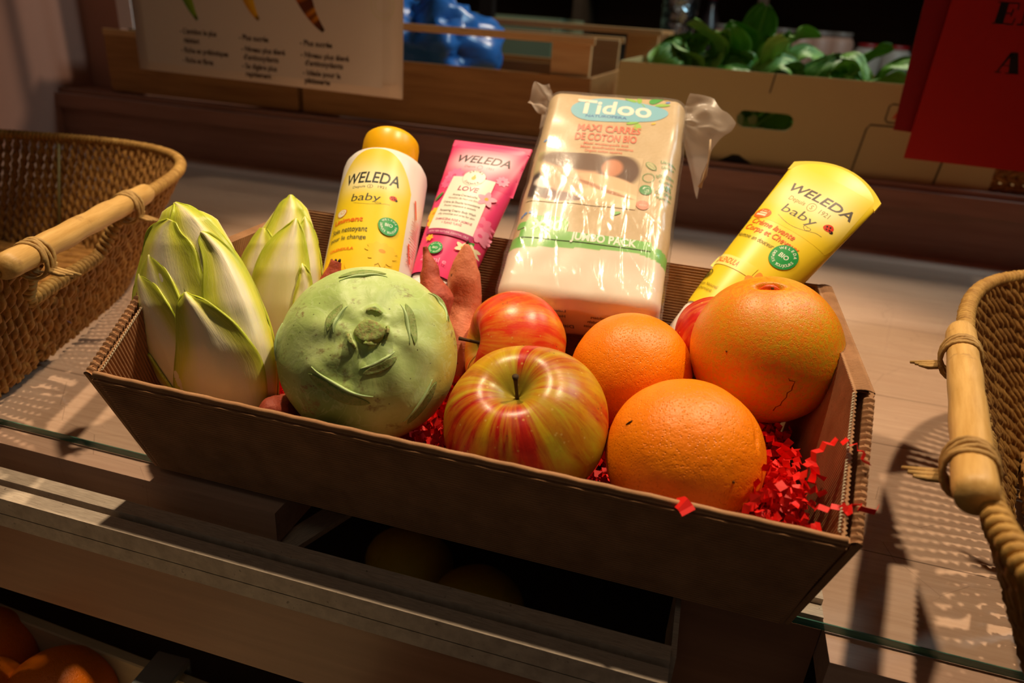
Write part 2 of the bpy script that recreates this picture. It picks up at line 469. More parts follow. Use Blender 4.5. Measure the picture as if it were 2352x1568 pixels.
cpart('front_rail', b, m_rail.m, lab='worn white grooved rail along the front edge')
m_groove = plain('groove_brown', rgb(70, 52, 40), 0.9, 0.1)  # dark brown strip lying in the rail groove
b = MB(); b.box(-1.3, 0.140, -0.0424, -0.0391, -0.0194, -0.0125); cpart('rail_groove', b, m_groove)
m_fascia = NM('brown_fascia_paint', 0.35, 0.4)
fg = m_fascia.noise(4, 5, 0.6, m_fascia.mapping((2, 1, 30)))
m_fascia.color(m_fascia.ramp(fg, [(0.3, rgb(150, 104, 78)), (0.7, rgb(166, 118, 90))])); m_fascia.bump(fg, 0.0003, 0.5)
b = MB(); b.box(-1.3, 0.140, -0.0515, -0.046, -0.088, -0.030); cpart('fascia_board', b, m_fascia.m)
b = MB(); b.box(0.1415, 0.2185, 0.014, 0.0345, -0.55, -0.010); cpart('post', b, m_fascia.m)
b = MB(); b.box(0.186, 0.2185, 0.016, 0.0345, -0.0098, -0.003); b.box(0.2, 0.2185, 0.026, 0.0345, -0.003, 0.001); cpart('worn_post_top', b, m_rail.m, lab='chipped pale wood on top of the post')
b = MB(); b.box(0.1405, 0.1435, -0.03, 0.0345, -0.06, -0.012); cpart('edge_strip', b, m_rail.m)
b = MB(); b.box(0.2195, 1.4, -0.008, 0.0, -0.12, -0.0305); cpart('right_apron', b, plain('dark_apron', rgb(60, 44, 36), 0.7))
# raised step at the back
m_step = NM('brown_step_paint', 0.5, 0.35)
sg = m_step.noise(5, 5, 0.6, m_step.mapping((1.5, 8, 20)))
m_step.color(m_step.ramp(sg, [(0.3, rgb(140, 98, 80)), (0.7, rgb(158, 114, 96))]))
b = MB(); b.box(-1.3, 1.4, 0.868, 0.888, -0.006, 0.094); b.box(-1.3, 1.4, 0.868, 1.5, 0.0941, 0.100); b.box(-1.3, 1.4, 0.856, 0.868, 0.066, 0.092)
cpart('back_step', b, m_step.m)
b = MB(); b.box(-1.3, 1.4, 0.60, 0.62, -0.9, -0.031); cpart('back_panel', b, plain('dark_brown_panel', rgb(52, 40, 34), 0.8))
b = MB(); b.box(-1.3, 1.4, -0.03, 0.60, -0.262, -0.25); cpart('lower_shelf', b, plain('lower_shelf_paint', rgb(96, 78, 66), 0.7))  # one even brown for the lower shelf
# left side panel and corner
b = MB(); b.box(-1.18, -1.150, 0.25, 0.867, -0.006, 0.8); b.box(-1.18, -1.150, 0.867, 0.99, 0.1005, 0.8); cpart('side_panel', b, m_wallp)
b = MB(); b.box(-1.1495, -0.90, 1.27, 1.29, 0.1005, 0.8); b.box(-1.1495, -1.06, 0.955, 0.975, 0.1005, 0.8); cpart('corner_panel', b, m_wallp)
b = MB(); b.box(-1.3, 1.4, 0.60, 0.90, 0.70, 0.72); cpart('shade_board', b, m_step.m)  # unseen board added to shade the back of the counter
b = MB(); b.box(-1.27, -1.181, 0.675, 0.866, -0.006, 0.70); cpart('upright', b, m_step.m)
b = MB(); b.box(1.2, 1.24, 0.69, 0.855, -0.006, 0.70); cpart('upright', b, m_step.m)

# glass sheet
def thin_glass(name, tint, amount=0.9):
    m = bpy.data.materials.new(name); m.use_nodes = True; t = m.node_tree; t.nodes.clear()
    o_ = t.nodes.new('ShaderNodeOutputMaterial'); a_ = t.nodes.new('ShaderNodeBsdfTransparent'); g_ = t.nodes.new('ShaderNodeBsdfGlossy'); x_ = t.nodes.new('ShaderNodeMixShader')
    f_ = t.nodes.new('ShaderNodeFresnel'); f_.inputs[0].default_value = 1.35; a_.inputs[0].default_value = tint; g_.inputs['Roughness'].default_value = 0.03
    mu = t.nodes.new('ShaderNodeMath'); mu.operation = 'MULTIPLY'; mu.inputs[1].default_value = amount; t.links.new(f_.outputs[0], mu.inputs[0])
    ge = t.nodes.new('ShaderNodeNewGeometry'); nb_ = t.nodes.new('ShaderNodeMath'); nb_.operation = 'MULTIPLY_ADD'; nb_.inputs[1].default_value = -amount; nb_.inputs[2].default_value = amount
    t.links.new(ge.outputs['Backfacing'], nb_.inputs[0]); t.links.new(nb_.outputs[0], mu.inputs[1])
    t.links.new(mu.outputs[0], x_.inputs[0]); t.links.new(a_.outputs[0], x_.inputs[1]); t.links.new(g_.outputs[0], x_.inputs[2]); t.links.new(x_.outputs[0], o_.inputs[0]); return m
m_glass = thin_glass('clear_glass', (0.975, 0.985, 0.98, 1))
m_gedge = NM('green_glass_edge', 0.12, 0.7); m_gedge.color(m_gedge.ramp(m_gedge.noise(60, 4, 0.6, m_gedge.mapping((0.3, 1, 6))), [(0.35, rgb(40, 92, 84)), (0.65, rgb(96, 142, 120))]))
b = MB(); b.box(-1.0, 1.2, 0.0095, 0.78, -0.0055, -0.0003)
gl = thing('glass_sheet', 'x', 'glass sheet', (0, 0.0095, -0.0055))
b.v = [q - Vector((0, 0.0095, -0.0055)) for q in b.v]; b.build('pane', m_glass, gl, smooth=False)
b = MB(); b.box(-1.0, 1.2, -0.0007, 0.0, 0.0002, 0.0050); b.build('polished_edge', m_gedge.m, gl, smooth=False)['label'] = 'green polished glass edge'
tag(gl, 'clear glass sheet with a green front edge lying on the counter', 'glass sheet')

# ================================================================ GIFT BOX
def wz(z): return 0.1978 + 0.1549 * z
FH, BH, KY, YB, YB0 = 0.0786, 0.1209, 0.045, 0.219, 0.188
def fy(z): return -0.35 * z
def by(z): return YB0 + (YB - YB0) * z / BH
box = thing('gift_box', 'open brown corrugated cardboard gift tray holding vegetables, fruit and toiletries', 'box', (0, 0, 0))
PITCH = 0.0021
def corr(name, surf, nrm, L, nu, ribs_along_u, th, amp=0.0005, mat=None, parent=box, pitch=PITCH):
    """surf(u,v) outer skin; inner skin is offset by -th; ribs run along u when ribs_along_u"""
    nr = int(L / pitch) * 6
    b = MB()
    def P(u, v, side):
        q = (v if ribs_along_u else u); a = amp * cos(2 * pi * q * L / pitch)
        return surf(u, v) + nrm * ((a) if side == 0 else (-th + a))
    A, B = (nu, nr) if ribs_along_u else (nr, nu)
    b.grid(lambda u, v: P(u, v, 0), A, B); b.grid(lambda u, v: P(u, v, 1), A, B, flip=True)
    for e in (0, 1):
        b.grid(lambda u, v: surf(e, v) * 1.0 + nrm * (-th * u + amp * cos(2 * pi * (v if ribs_along_u else e) * L / pitch)), 1, B, flip=(e == 0))
        b.grid(lambda u, v: surf(u, e) * 1.0 + nrm * (-th * v + amp * cos(2 * pi * (e if ribs_along_u else u) * L / pitch)), A, 1, flip=(e == 1))
    return b.build(name, mat or M['kraft'], parent, smooth=False)
def tri(u, v, z): return Vector((u, v, z))
# front wall
def s_front(u, v):
    z = FH * v; x = (2 * u - 1) * (wz(z) - 0.0045); return Vector((x, fy(z), z + 0.0005))
FW_ = corr('front_wall', s_front, Vector((0, -1, -0.35)).normalized(), FH * 1.06, 2, True, 0.0030)
b = MB()
pp = lambda u, dz, dn: Vector(((2 * u - 1) * (wz(FH) - 0.0055), fy(FH) - dn, FH + dz))
b.tube([pp(i / 60, 0.0010 + 0.00025 * sin(i * 1.9), -0.0015) for i in range(61)], 0.0016, 8)
b.tube([pp(i / 120, -0.0022 + 0.0002 * sin(i * 1.3) + 0.0001 * sin(i * 3.1), 0.0006) for i in range(121)], 0.00045, 6)
b.build('front_rim', M['kraft'], FW_)
# back wall
def s_back(u, v):
    z = BH * v; x = (1 - 2 * u) * (wz(z) - 0.004); return Vector((x, by(z) - 0.0, z + 0.0005))
corr('back_wall', s_back, Vector((0, 1, -0.26)).normalized(), BH * 1.03, 2, True, 0.0030)
# end walls with a sloping front part
def ztop(s):
    yb_ = lambda q: -0.0275 + (0.219 + 0.0275) * q
    y = yb_(s)
    return y, (FH + (BH - FH) * (y + 0.0275) / (KY + 0.0275)) if y < KY else BH
def end_surf(sg, off):
    def f(u, v):
        y1, z1 = ztop(u); y0 = 0.0 + YB0 * u
        z = z1 * v; y = y0 + (y1 - y0) * v
        return Vector((sg * (wz(z) - off * (0.35 + 0.65 * z / BH)), y, z + 0.0005))
    return f
EW = {}
for sg in (-1, 1):
    nO = Vector((sg, 0, -0.155)).normalized()
    EW[sg] = corr('end_wall', end_surf(sg, 0.0), nO, 0.2465, 6, False, 0.0022)
    corr('end_wall_lining', end_surf(sg, 0.0085), nO, 0.2465, 6, False, 0.0016)
    # ribbed strip closing the folded top edge: wide ribs and an open slot on the sloping part, fine ribs behind
    SK = (KY + 0.0275) / 0.2465
    for (s0_, s1_, pit, am, wd_) in ((0.0, SK - 0.012, 0.0031, 0.0010, 0.0052), (SK, 1.0, 0.0021, 0.00035, 0.0096)):
        b = MB(); ln = (s1_ - s0_) * 0.2465; nr = int(ln / pit) * 6
        def st(u, v, lo=0):
            y, z = ztop(s0_ + (s1_ - s0_) * u); a = am * cos(2 * pi * u * ln / pit)
            x = sg * (wz(z) + 0.0006 - v * wd_); return Vector((x, y, z + 0.0012 + a - lo * 0.0014 - 0.0010 * (2 * v - 1) ** 2))
        b.grid(lambda u, v: st(u, v), nr, 4); b.grid(lambda u, v: st(u, v, 1), nr, 4, flip=True)
        b.grid(lambda u, v: st(u, 0, v), nr, 1); b.grid(lambda u, v: st(u, 1, v), nr, 1, flip=True)
        b.build('end_rim', M['kraft'], EW[sg], smooth=False)
    b = MB(); pts = []
    for i in range(230):
        s_ = 0.012 + i / 230 * (SK - 0.02); y, z = ztop(s_)
        pts.append(Vector((sg * (wz(z) - 0.0098 + 0.0005 * sin(i * 1.25)), y, z + 0.0014 + 0.0006 * cos(i * 1.25))))
    b.tube(pts, 0.00035, 5); o = b.build('fluted_edge', plain('grey_liner_%d' % (sg + 1), rgb(196, 180, 152), 0.8), EW[sg])
# kink fold
b = MB(); b.box(-wz(0) + 0.0005, wz(0) - 0.0005, 0.001, YB0 + 0.0005, 0.0005, 0.0032); b.build('base', M['kraft'], box, smooth=False)

# ================================================================ SHREDDED PAPER
m_red = NM('red_shredded_paper', 0.55, 0.4); m_red.color(rgb(226, 22, 14))
m_red.b.inputs['Subsurface Weight'].default_value = 0.0
def strand(b, p0, d0, n, wd=0.0034, seg=0.0034, bend=0.25, zig=0.9, up=None, guide=None):
    """a crinkled paper strip: accordion folded ribbon"""
    p = Vector(p0); d = Vector(d0).normalized()
    side = Vector((0.1, 0.9, 0.35)).normalized() if guide else d.cross(Vector((random.uniform(-1, 1), random.uniform(-1, 1), random.uniform(-1, 1)))).normalized()
    v = []
    for i in range(n + 1):
        if guide:
            q = i / n * (len(guide) - 1); k = min(int(q), len(guide) - 2); c = guide[k].lerp(guide[k + 1], q - k)
            t = (guide[k + 1] - guide[k]).normalized(); d = t
            side = (side - d * side.dot(d)).normalized()
        else:
            d = (d + Vector((random.gauss(0, bend), random.gauss(0, bend), random.gauss(0, bend * 0.7)))).normalized()
            side = (side + Vector((random.gauss(0, .2), random.gauss(0, .2), random.gauss(0, .2)))); side = (side - d * side.dot(d)).normalized()
            p = p + d * seg * 0.62; c = p
        nn = d.cross(side); off = nn * (seg * 0.5 * zig * (1 if i % 2 else -1))
        v += [c + off + side * wd / 2, c + off - side * wd / 2]
    b.add(v, [(2 * i, 2 * i + 1, 2 * i + 3, 2 * i + 2) for i in range(n)])
def inbox(p, m_=0.006):
    return abs(p.x) < wz(p.z) - 0.012 - m_ and fy(p.z) + 0.003 + m_ < p.y < by(p.z) - 0.004 - m_ and p.z > 0.004
sh = MB(); cnt = 0
def hfill(x, y):
    h = 0.036
    h += 0.040 * exp(-(((x - 0.185) / 0.030) ** 2 + ((y - 0.00) / 0.050) ** 2))
    h += 0.022 * exp(-(((x - 0.175) / 0.035) ** 2 + ((y - 0.085) / 0.05) ** 2))
    h += 0.012 * exp(-(((x + 0.02) / 0.03) ** 2 + ((y - 0.02) / 0.05) ** 2))
    return h
while cnt < 3300:
    x = random.uniform(-0.2, 0.21); y = random.uniform(-0.02, 0.2)
    if cnt < 900: x = random.gauss(0.178, 0.022); y = random.gauss(0.035, 0.042)
    z = hfill(x, y) * random.uniform(0.45, 1.0) if cnt % 3 else hfill(x, y) * random.uniform(0.8, 1.0)
    p = Vector((x, y, z))
    if not inbox(p): continue
    tmp = MB(); strand(tmp, p, (random.gauss(0, 1), random.gauss(0, 1), random.gauss(0, 0.4)), random.randint(5, 14), 0.0042, 0.0042)
    if all(inbox(q, 0.001) for q in tmp.v) and max(q.z for q in tmp.v) < hfill(x, y) + 0.014:
        sh.add(tmp.v, tmp.f); cnt += 1
so = sh.build('shredded_paper', m_red.m, smooth=False)
tag(so, 'bed of bright red crinkled shredded paper inside the gift box', 'shredded paper', kind='stuff')
def long_strand(pix, label, n, wd=0.0044):
    b = MB(); g = [at(px, py, z=z_) for px, py, z_ in pix]
    random.seed(n); strand(b, g[0], g[1] - g[0], n, wd, 0.0045, guide=g, zig=0.6)
    c = sum(b.v, Vector()) / len(b.v); b.v = [q - c for q in b.v]
    o = b.build('paper_strand', m_red.m, smooth=False, loc=c)
    solid(o, 0.0001); return tag(o, label, 'paper strand', 'loose red paper strands')
long_strand([(1840, 1105, .082), (1852, 1075, .095), (1880, 1030, .104), (1915, 1012, .108), (1950, 1014, .1085), (1975, 1030, .1070), (1992, 1068, .1030)],
            'red crinkled paper strand arching over the right rim of the gift box', 17)
long_strand([(1868, 1165, .078), (1905, 1168, .083), (1935, 1160, .0885), (1948, 1176, .0890), (1965, 1152, .0895), (1985, 1176, .0895), (2022, 1168, .0890)],
            'red crinkled paper strand hanging over the front right corner of the box', 14, 0.003)
b = MB(); g_ = [Vector((.1275, -.020, .0700)), Vector((.1290, -.0262, .0812)), Vector((.1320, -.0305, .0822)), Vector((.1345, -.0325, .0800))]
strand(b, g_[0], g_[1] - g_[0], 5, 0.007, .004, guide=g_, zig=.2); c = g_[1]; b.v = [q - c for q in b.v]
o = b.build('paper_strand', m_red.m, smooth=False, loc=c); solid(o, .0001); tag(o, 'short red paper strand curling over the front rim beneath the front orange', 'paper strand', 'loose red paper strands')
random.seed(11)

# ================================================================ FRUIT
def place(c, zd, xh=(1, 0, 0)): return frame(c, zd, xh)
def mark_mesh(name, c, r, pts, mat, parent, inv, wd, lift=0.0002):
    """thin scar following pixels across a ball's skin"""
    b = MB(); P = [on_ball(px, py, c, r) for px, py in pts]
    P = [inv @ (Vector(c) + (q - Vector(c)).normalized() * (r + lift * 0.2)) for q in P]
    b.tube(P, [wd * (0.5 + 0.5 * abs(sin(i * 1.7))) for i in range(len(P))], 5); return b.build(name, mat, parent)
m_scar = plain('brown_scar', rgb(96, 52, 16), 0.8, 0.1)
m_stemdark = plain('dry_brown_stem', rgb(74, 54, 34), 0.8, 0.2)
m_or = mat_citrus('orange_peel', rgb(250, 126, 0), rgb(255, 142, 0))
def fruit(name, label, cat, c, axis, r, radfn, mat, group=None, body='peel', nu=112, nv=80):
    T = place(c, axis); root = thing(name, label, cat, mat=T, group=group)
    o = ball(body, radfn, mat, root, nu, nv); return root, T.inverted()
# front orange : centre px (1573,1035)
c1 = Vector((0.1300, 0.0280, 0.0720)); r1 = 0.0425
ax = (Vector((0.55, -0.25, 0.55))).normalized()
T1i = place(c1, ax).inverted()
g0 = (T1i @ on_ball(1752, 1045, c1, r1)).normalized(); g1 = (T1i @ on_ball(1700, 900, c1, r1)).normalized(); g2 = (T1i @ on_ball(1712, 1150, c1, r1)).normalized()
def seg_d(p, a, b_):
    t = max(0, min(1, (p - a).dot(b_ - a) / (b_ - a).length_squared)); return (p - (a + (b_ - a) * t)).length, t
gm = (T1i @ on_ball(1738, 1010, c1, r1)).normalized()
def rf1(d):
    r = r1 * (1 + 0.012 * N3(d, 1.6, 3) + 0.004 * N3(d, 7, 1))
    d1, t1 = seg_d(d, g1, gm); d2, t2 = seg_d(d, gm, g2); dd = min(d1, d2)
    r -= 0.0013 * exp(-(dd / 0.035) ** 2); return r
root, inv = fruit('orange', 'bright orange at the front of the box beside the striped apple', 'orange', c1, ax, r1, rf1, m_or, 'oranges in the gift box', nu=160, nv=120)
mark_mesh('blemish', c1, r1, [(1438, 975), (1446, 970), (1452, 966)], m_scar, root, inv, 0.0006)
mark_mesh('blemish', c1, r1, [(1682, 1108), (1686, 1106)], m_scar, root, inv, 0.0009)
# second orange
c2 = Vector((0.0905, 0.1055, 0.0785)); r2 = 0.0390
root, inv = fruit('orange', 'bright orange behind, between the rear apple and the large dull orange', 'orange', c2, (0.75, -0.5, -0.25), r2,
                  lambda d: r2 * (1 + 0.012 * N3(d, 1.8, 9) + 0.004 * N3(d, 6, 2) - 0.035 * exp(-((d - Vector((0, 0, 1))).length / 0.16) ** 2)), m_or, 'oranges in the gift box')
b = MB(); b.lathe([(0.0001, 0.0372), (0.0016, 0.0376), (0.0022, 0.0368), (0.0024, 0.0355)], 10); b.build('stem_scar', m_scar, root)
# large dull orange
c3 = Vector((0.1690, 0.1130, 0.1070)); r3 = 0.0452
nav = on_ball(1768, 655, c3, r3); navd = (nav - c3).normalized()
m_gf = mat_citrus('dull_orange_peel', rgb(228, 122, 6), rgb(236, 138, 10), 640, rgb(206, 162, 20), 0.00035, 0.85)
R3 = place(c3, navd, CR).inverted()
def rf3(d):
    r = r3 * (1 + 0.012 * N3(d, 1.5, 5))
    e = ((d.x / 0.17) ** 2 + ((d.y + 0.01) / 0.075) ** 2)
    if d.z > 0: r -= 0.0062 * exp(-e ** 2)
    return r
root, inv = fruit('large_orange', 'largest, dull yellowish orange with a split navel on top, right end of the box', 'orange', c3, navd, r3, rf3, m_gf, nu=200, nv=160)
b = MB()
for s_, rot, ln in ((1, 0.1, 0.0062), (0.8, 0.5, 0.005), (1, -0.35, 0.0055)):
    b.tube([Vector((ln * (q - 0.5) * 2.0 * cos(rot), ln * (q - 0.5) * 2 * sin(rot) * 0.4 + 0.0006, 0.0408 + 0.0028 * sin(pi * q))) for q in [i / 8 for i in range(9)]],
           [0.0006 + 0.0013 * sin(pi * i / 8) for i in range(9)], 8)
b.build('navel', plain('red_orange_navel', rgb(226, 84, 14), 0.4, 0.5), root)
b = MB(); b.tube([Vector((0.0012, -0.0005, 0.0435)), Vector((0.0016, -0.0025, 0.0445)), Vector((0.002, -0.0045, 0.0452))], [0.0007, 0.0009, 0.0004], 6)
b.build('navel_tip', m_scar, root)
m_scar2 = plain('dark_peel_scar', rgb(120, 52, 14), 0.8, 0.1)
mark_mesh('blemish', c3, r3, [(1811, 868), (1814, 874), (1826, 876), (1820, 888), (1818, 896), (1808, 902), (1806, 912), (1796, 922), (1792, 930), (1782, 934), (1776, 942)], m_scar2, root, inv, 0.00035)
mark_mesh('blemish', c3, r3, [(1667, 805), (1670, 808)], m_scar, root, inv, 0.0007)

# apples
def apple_fn(r, flat, lob, seed, bowl=0.55, sk=0.0):
    def f(d):
        th = math.acos(max(-1, min(1, d.z))); a = atan2(d.y, d.x)
        rr = r * (1 - bowl * exp(-(th / 0.36) ** 2) - 0.26 * exp(-((pi - th) / 0.26) ** 2))
        rr *= 1 - flat * abs(d.z) ** 1.5 + lob * cos(5 * a + seed) * (0.25 + 0.75 * abs(d.z)) + sk * d.x
        return rr * (1 + 0.02 * N3(d, 1.3, seed))
    return f
RED = (rgb(192, 34, 14), rgb(150, 16, 12)); YEL = (rgb(208, 164, 16), rgb(178, 168, 34))
# front apple
c4 = Vector((0.0410, 0.0262, 0.0740)); r4 = 0.0474
a4 = (on_ball(1172, 872, c4, 0.040) - c4).normalized()
m_a1 = mat_apple('striped_apple_skin', 3.1, 0.40, 0.98, 0.55, RED, YEL)
root, inv = fruit('apple', 'largest yellow and red streaked apple, upright stem, at the front between kohlrabi and orange', 'apple', c4, a4, r4,
                  apple_fn(r4, 0.14, 0.012, 1.0, 0.42), m_a1, 'apples in the gift box', 'skin', 160, 120)
b = MB(); b.tube([Vector((0.0004 * i, 0.0003 * i * i * 0.1, 0.022 + 0.0028 * i)) for i in range(8)], [0.0013, 0.0011, 0.001, 0.001, 0.001, 0.0011, 0.0013, 0.0019], 8)
b.build('stem', m_stemdark, root)
# bruise
bm_ = MB(); cb = on_ball(1268, 912, c4, 0.0445)
# rear apple, stem to the left
c5 = Vector((0.0085, 0.1150, 0.0755)); r5 = 0.0405
a5 = (on_ball(1088, 790, c5, 0.036) - c5).normalized() + Vector((-0.75, 0.0, 0.0)); a5.normalize()
m_a2 = mat_apple('orange_red_apple_skin', 8.4, 0.40, 0.82, 0.35, (rgb(226, 66, 22), rgb(214, 40, 16)), (rgb(224, 170, 40), rgb(220, 140, 36)))
root, inv = fruit('apple', 'orange red apple with its stem pointing left, behind the front apple', 'apple', c5, a5, r5,
                  apple_fn(r5, 0.12, 0.014, 2.2, 0.55), m_a2, 'apples in the gift box', 'skin', 140, 110)
b = MB(); b.tube([Vector((0, 0.0002 * i, 0.014 + 0.0032 * i)) for i in range(9)], [0.0011] * 8 + [0.0014], 8)
b.build('stem', m_stemdark, root)
# hidden right apple
c6 = at(1648, 778, y=0.146) ; r6 = 0.0300
m_a3 = mat_apple('deep_red_apple_skin', 5.2, 0.35, 0.72, 0.3, (rgb(204, 42, 24), rgb(180, 24, 18)), (rgb(222, 160, 70), rgb(214, 120, 50)), 0.8)
root, inv = fruit('apple', 'deep red apple mostly hidden behind the large dull orange', 'apple', c6, (0.55, 0.1, 0.8), r6,
                  apple_fn(r6, 0.1, 0.01, 0.4, 0.5), m_a3, 'apples in the gift box', 'skin', 90, 70)

# ---------------------------------------------------------------- kohlrabi
ck = Vector((-0.0605, 0.0345, 0.0935)); rk = 0.0528
kax = (on_ball(849, 757, ck, rk) - ck).normalized()
TK = place(ck, kax, CR); TKi = TK.inverted()
def kd(px, py): return (TKi @ on_ball(px, py, ck, rk)).normalized()
scars = [  # start, mid, end pixels of each leaf scar, height, width
    ((778, 643), (835, 624), (890, 634), .0016, .060), ((985, 672), (1012, 692), (1026, 738), .0018, .050),
    ((996, 872), (960, 925), (925, 968), .0018, .060), ((712, 842), (778, 895), (858, 915), .0021, .065),
    ((650, 742), (640, 780), (637, 830), .0016, .05),
    ((760, 762), (764, 722), (796, 696), .0012, .050), ((924, 690), (944, 735), (946, 790), .0012, .050), ((826, 848), (872, 836), (912, 806), .0014, .050),
    ((835, 706), (862, 698), (888, 716), .0022, .04), ((893, 742), (894, 758), (888, 778), .0024, .035), ((795, 760), (800, 782), (816, 800), .0022, .035), ((826, 782), (846, 792), (868, 784), .0022, .035)]
SD = [(kd(*a), kd(*m_), kd(*e), h, wd) for a, m_, e, h, wd in scars]
def krad(d):
    r = rk * (1 - 0.08 * abs(d.z) ** 2 + 0.010 * N3(d, 1.4, 4) + 0.006 * N3(d, 4, 7))
    if d.z > -0.2:
        pol = math.acos(max(-1, min(1, d.z))); az = atan2(d.y, d.x)
        r += 0.0008 * cos(8 * az + 2.2 * pol) * min(1, pol * 1.6) * exp(-((pol - 0.5) / 0.5) ** 2)
        r -= 0.0015 * exp(-(pol / 0.26) ** 2)
    for a, m_, e, h, wd in SD:
        if (d - m_).length > 0.6: continue
        d1, t1 = seg_d(d, a, m_); d2, t2 = seg_d(d, m_, e)
        q, al = (d1, t1 * 0.5) if d1 < d2 else (d2, 0.5 + t2 * 0.5)
        n_ = m_.cross(e - a).normalized(); side = (d - m_).dot(n_)
        r += h * exp(-(q / wd) ** 2) * (0.35 + 0.65 * sin(pi * al))
    return r
kk = NM('kohlrabi_skin', 0.46, 0.4)
tc = kk.coord()
sx = kk.n('ShaderNodeSeparateXYZ'); kk.l(tc, sx.inputs[0])
big = kk.noise(28, 4, 0.6); fine = kk.noise(120, 4, 0.6)
cc = kk.ramp(big, [(0.25, rgb(162, 188, 100)), (0.5, rgb(188, 208, 128)), (0.75, rgb(208, 222, 154))])
# yellow flank away from the crown (right and below) of the skin itself; lower-left shade painted in as deep green
rx = kk.math('ADD', sx.outputs[0], kk.math('MULTIPLY', sx.outputs[2], -0.35))
cc = kk.mix(kk.math('MULTIPLY', kk.maprange(rx, 0.016, 0.040, 0, 0.85, True), kk.maprange(big, 0.2, 0.6, 0.7, 1.0)), cc, rgb(196, 182, 74))
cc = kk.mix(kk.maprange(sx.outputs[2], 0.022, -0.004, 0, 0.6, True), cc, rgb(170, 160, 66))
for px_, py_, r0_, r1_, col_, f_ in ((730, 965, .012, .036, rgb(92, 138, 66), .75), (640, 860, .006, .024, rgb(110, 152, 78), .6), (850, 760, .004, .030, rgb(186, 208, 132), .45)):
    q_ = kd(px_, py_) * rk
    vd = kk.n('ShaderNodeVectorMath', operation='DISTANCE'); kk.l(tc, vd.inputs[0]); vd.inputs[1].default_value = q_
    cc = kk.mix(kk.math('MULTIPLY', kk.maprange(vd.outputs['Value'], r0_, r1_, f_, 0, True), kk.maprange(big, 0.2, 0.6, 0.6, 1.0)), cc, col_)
sp = kk.math('MULTIPLY', kk.maprange(kk.noise(45, 5, 0.7), 0.57, 0.65), kk.maprange(kk.noise(320, 3), 0.42, 0.6))
cc = kk.mix(kk.math('MULTIPLY', sp, 0.75), cc, rgb(128, 108, 66))
dots = kk.math('MULTIPLY', kk.maprange(kk.vor(260), 0.08, 0.14, 0.8, 0), kk.maprange(kk.noise(90, 2), 0.52, 0.6))
cc = kk.mix(dots, cc, rgb(74, 62, 34))
vn = kk.noise(7, 3, 0.6, kk.mapping((9, 9, 2.2)), 1.2)
cc = kk.mix(kk.maprange(kk.math('ABSOLUTE', kk.math('SUBTRACT', vn, 0.5)), 0.0, 0.03, 0.35, 0), cc, rgb(206, 222, 164))
sc2 = kk.math('MULTIPLY', kk.maprange(kk.noise(60, 5, 0.75), 0.60, 0.66), kk.maprange(sx.outputs[0], 0.0, -0.03, 0.1, 0.9))
cc = kk.mix(sc2, cc, rgb(140, 116, 74))
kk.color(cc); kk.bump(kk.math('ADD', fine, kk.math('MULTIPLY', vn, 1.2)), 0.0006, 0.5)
kr = thing('kohlrabi', 'pale green round kohlrabi with cut leaf scars beside the endives', 'kohlrabi', mat=TK)
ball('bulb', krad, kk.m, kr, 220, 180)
m_cut = NM('dry_cut_stem', 0.8, 0.2)
m_cut.color(m_cut.mix(m_cut.maprange(m_cut.noise(500, 4, 0.7), 0.4, 0.65), rgb(150, 172, 92), rgb(150, 132, 84))); m_cut.bump(m_cut.noise(600, 4), 0.0006, 0.8)
m_scarg = NM('leaf_scar_green', 0.6, 0.3)
m_scarg.color(m_scarg.mix(m_scarg.maprange(m_scarg.noise(420, 4, 0.7), 0.35, 0.6), rgb(122, 152, 74), rgb(158, 166, 100))); m_scarg.bump(m_scarg.noise(500, 4), 0.0005, 0.8)
m_lip = plain('pale_kohlrabi_lip', rgb(186, 210, 142), 0.45, 0.4)
for i, (a, m_, e, h, wd) in enumerate(SD):
    b = MB(); hw = 0.0022 if i < 5 else 0.0017
    ou = m_.cross(e - a).normalized()
    inner = i >= 8
    offd = ou * (0.0 if inner else (0.150 if i < 5 else 0.105))
    if offd.dot(Vector((m_.x, m_.y, 0))) < 0: offd = -offd
    def pt(t):
        q = (a * (1 - t) ** 2 + m_ * 2.0 * t * (1 - t) * 1.0 + e * t * t); q.normalize(); return q
    if not inner:
        def g_(u, v):
            t = u; q = pt(t); s_ = (v - 0.5) * 2 * sin(pi * u) ** 0.7
            dd = (q + offd * (0.60 + 0.55 * s_)).normalized(); return dd * (krad(dd) + 0.0005)
        b.grid(g_, 22, 6)
        o = b.build('leaf_scar', m_scarg.m, kr); solid(o, 0.0003, 0)
        b = MB(); lp = []
        for q_ in range(25):
            p_ = pt(q_ / 24); dd = (p_ + offd * 0.02).normalized(); lp.append(dd * (krad(dd) + 0.0001))
        b.tube(lp, [0.0002 + 0.0008 * sin(pi * q_ / 24) for q_ in range(25)], 8); b.build('scar_lip', m_lip, o)
    else:
        # a stub of leaf base standing out of the crown
        L_ = 0.0026 if i < 8 else (0.0014 if i == 8 else 0.0032)
        def g_(u, v):
            q = pt(u * 0.9 + 0.05); base = q * (krad(q) - 0.001)
            tip = base + (q * 0.85 + offd.normalized() * 0.25 if offd.length else q) * L_ * (0.55 + 0.45 * sin(pi * u)) + Vector((N3(q, 60), N3(q, 60, 3), 0)) * 0.0006
            return base.lerp(tip, v)
        b.grid(g_, 14, 4); o = b.build('leaf_stub', m_cut.m, kr); solid(o, 0.0016, 0); bevel(o, 0.0004, 1)
b = MB(); zc = krad(Vector((0, 0, 1)))
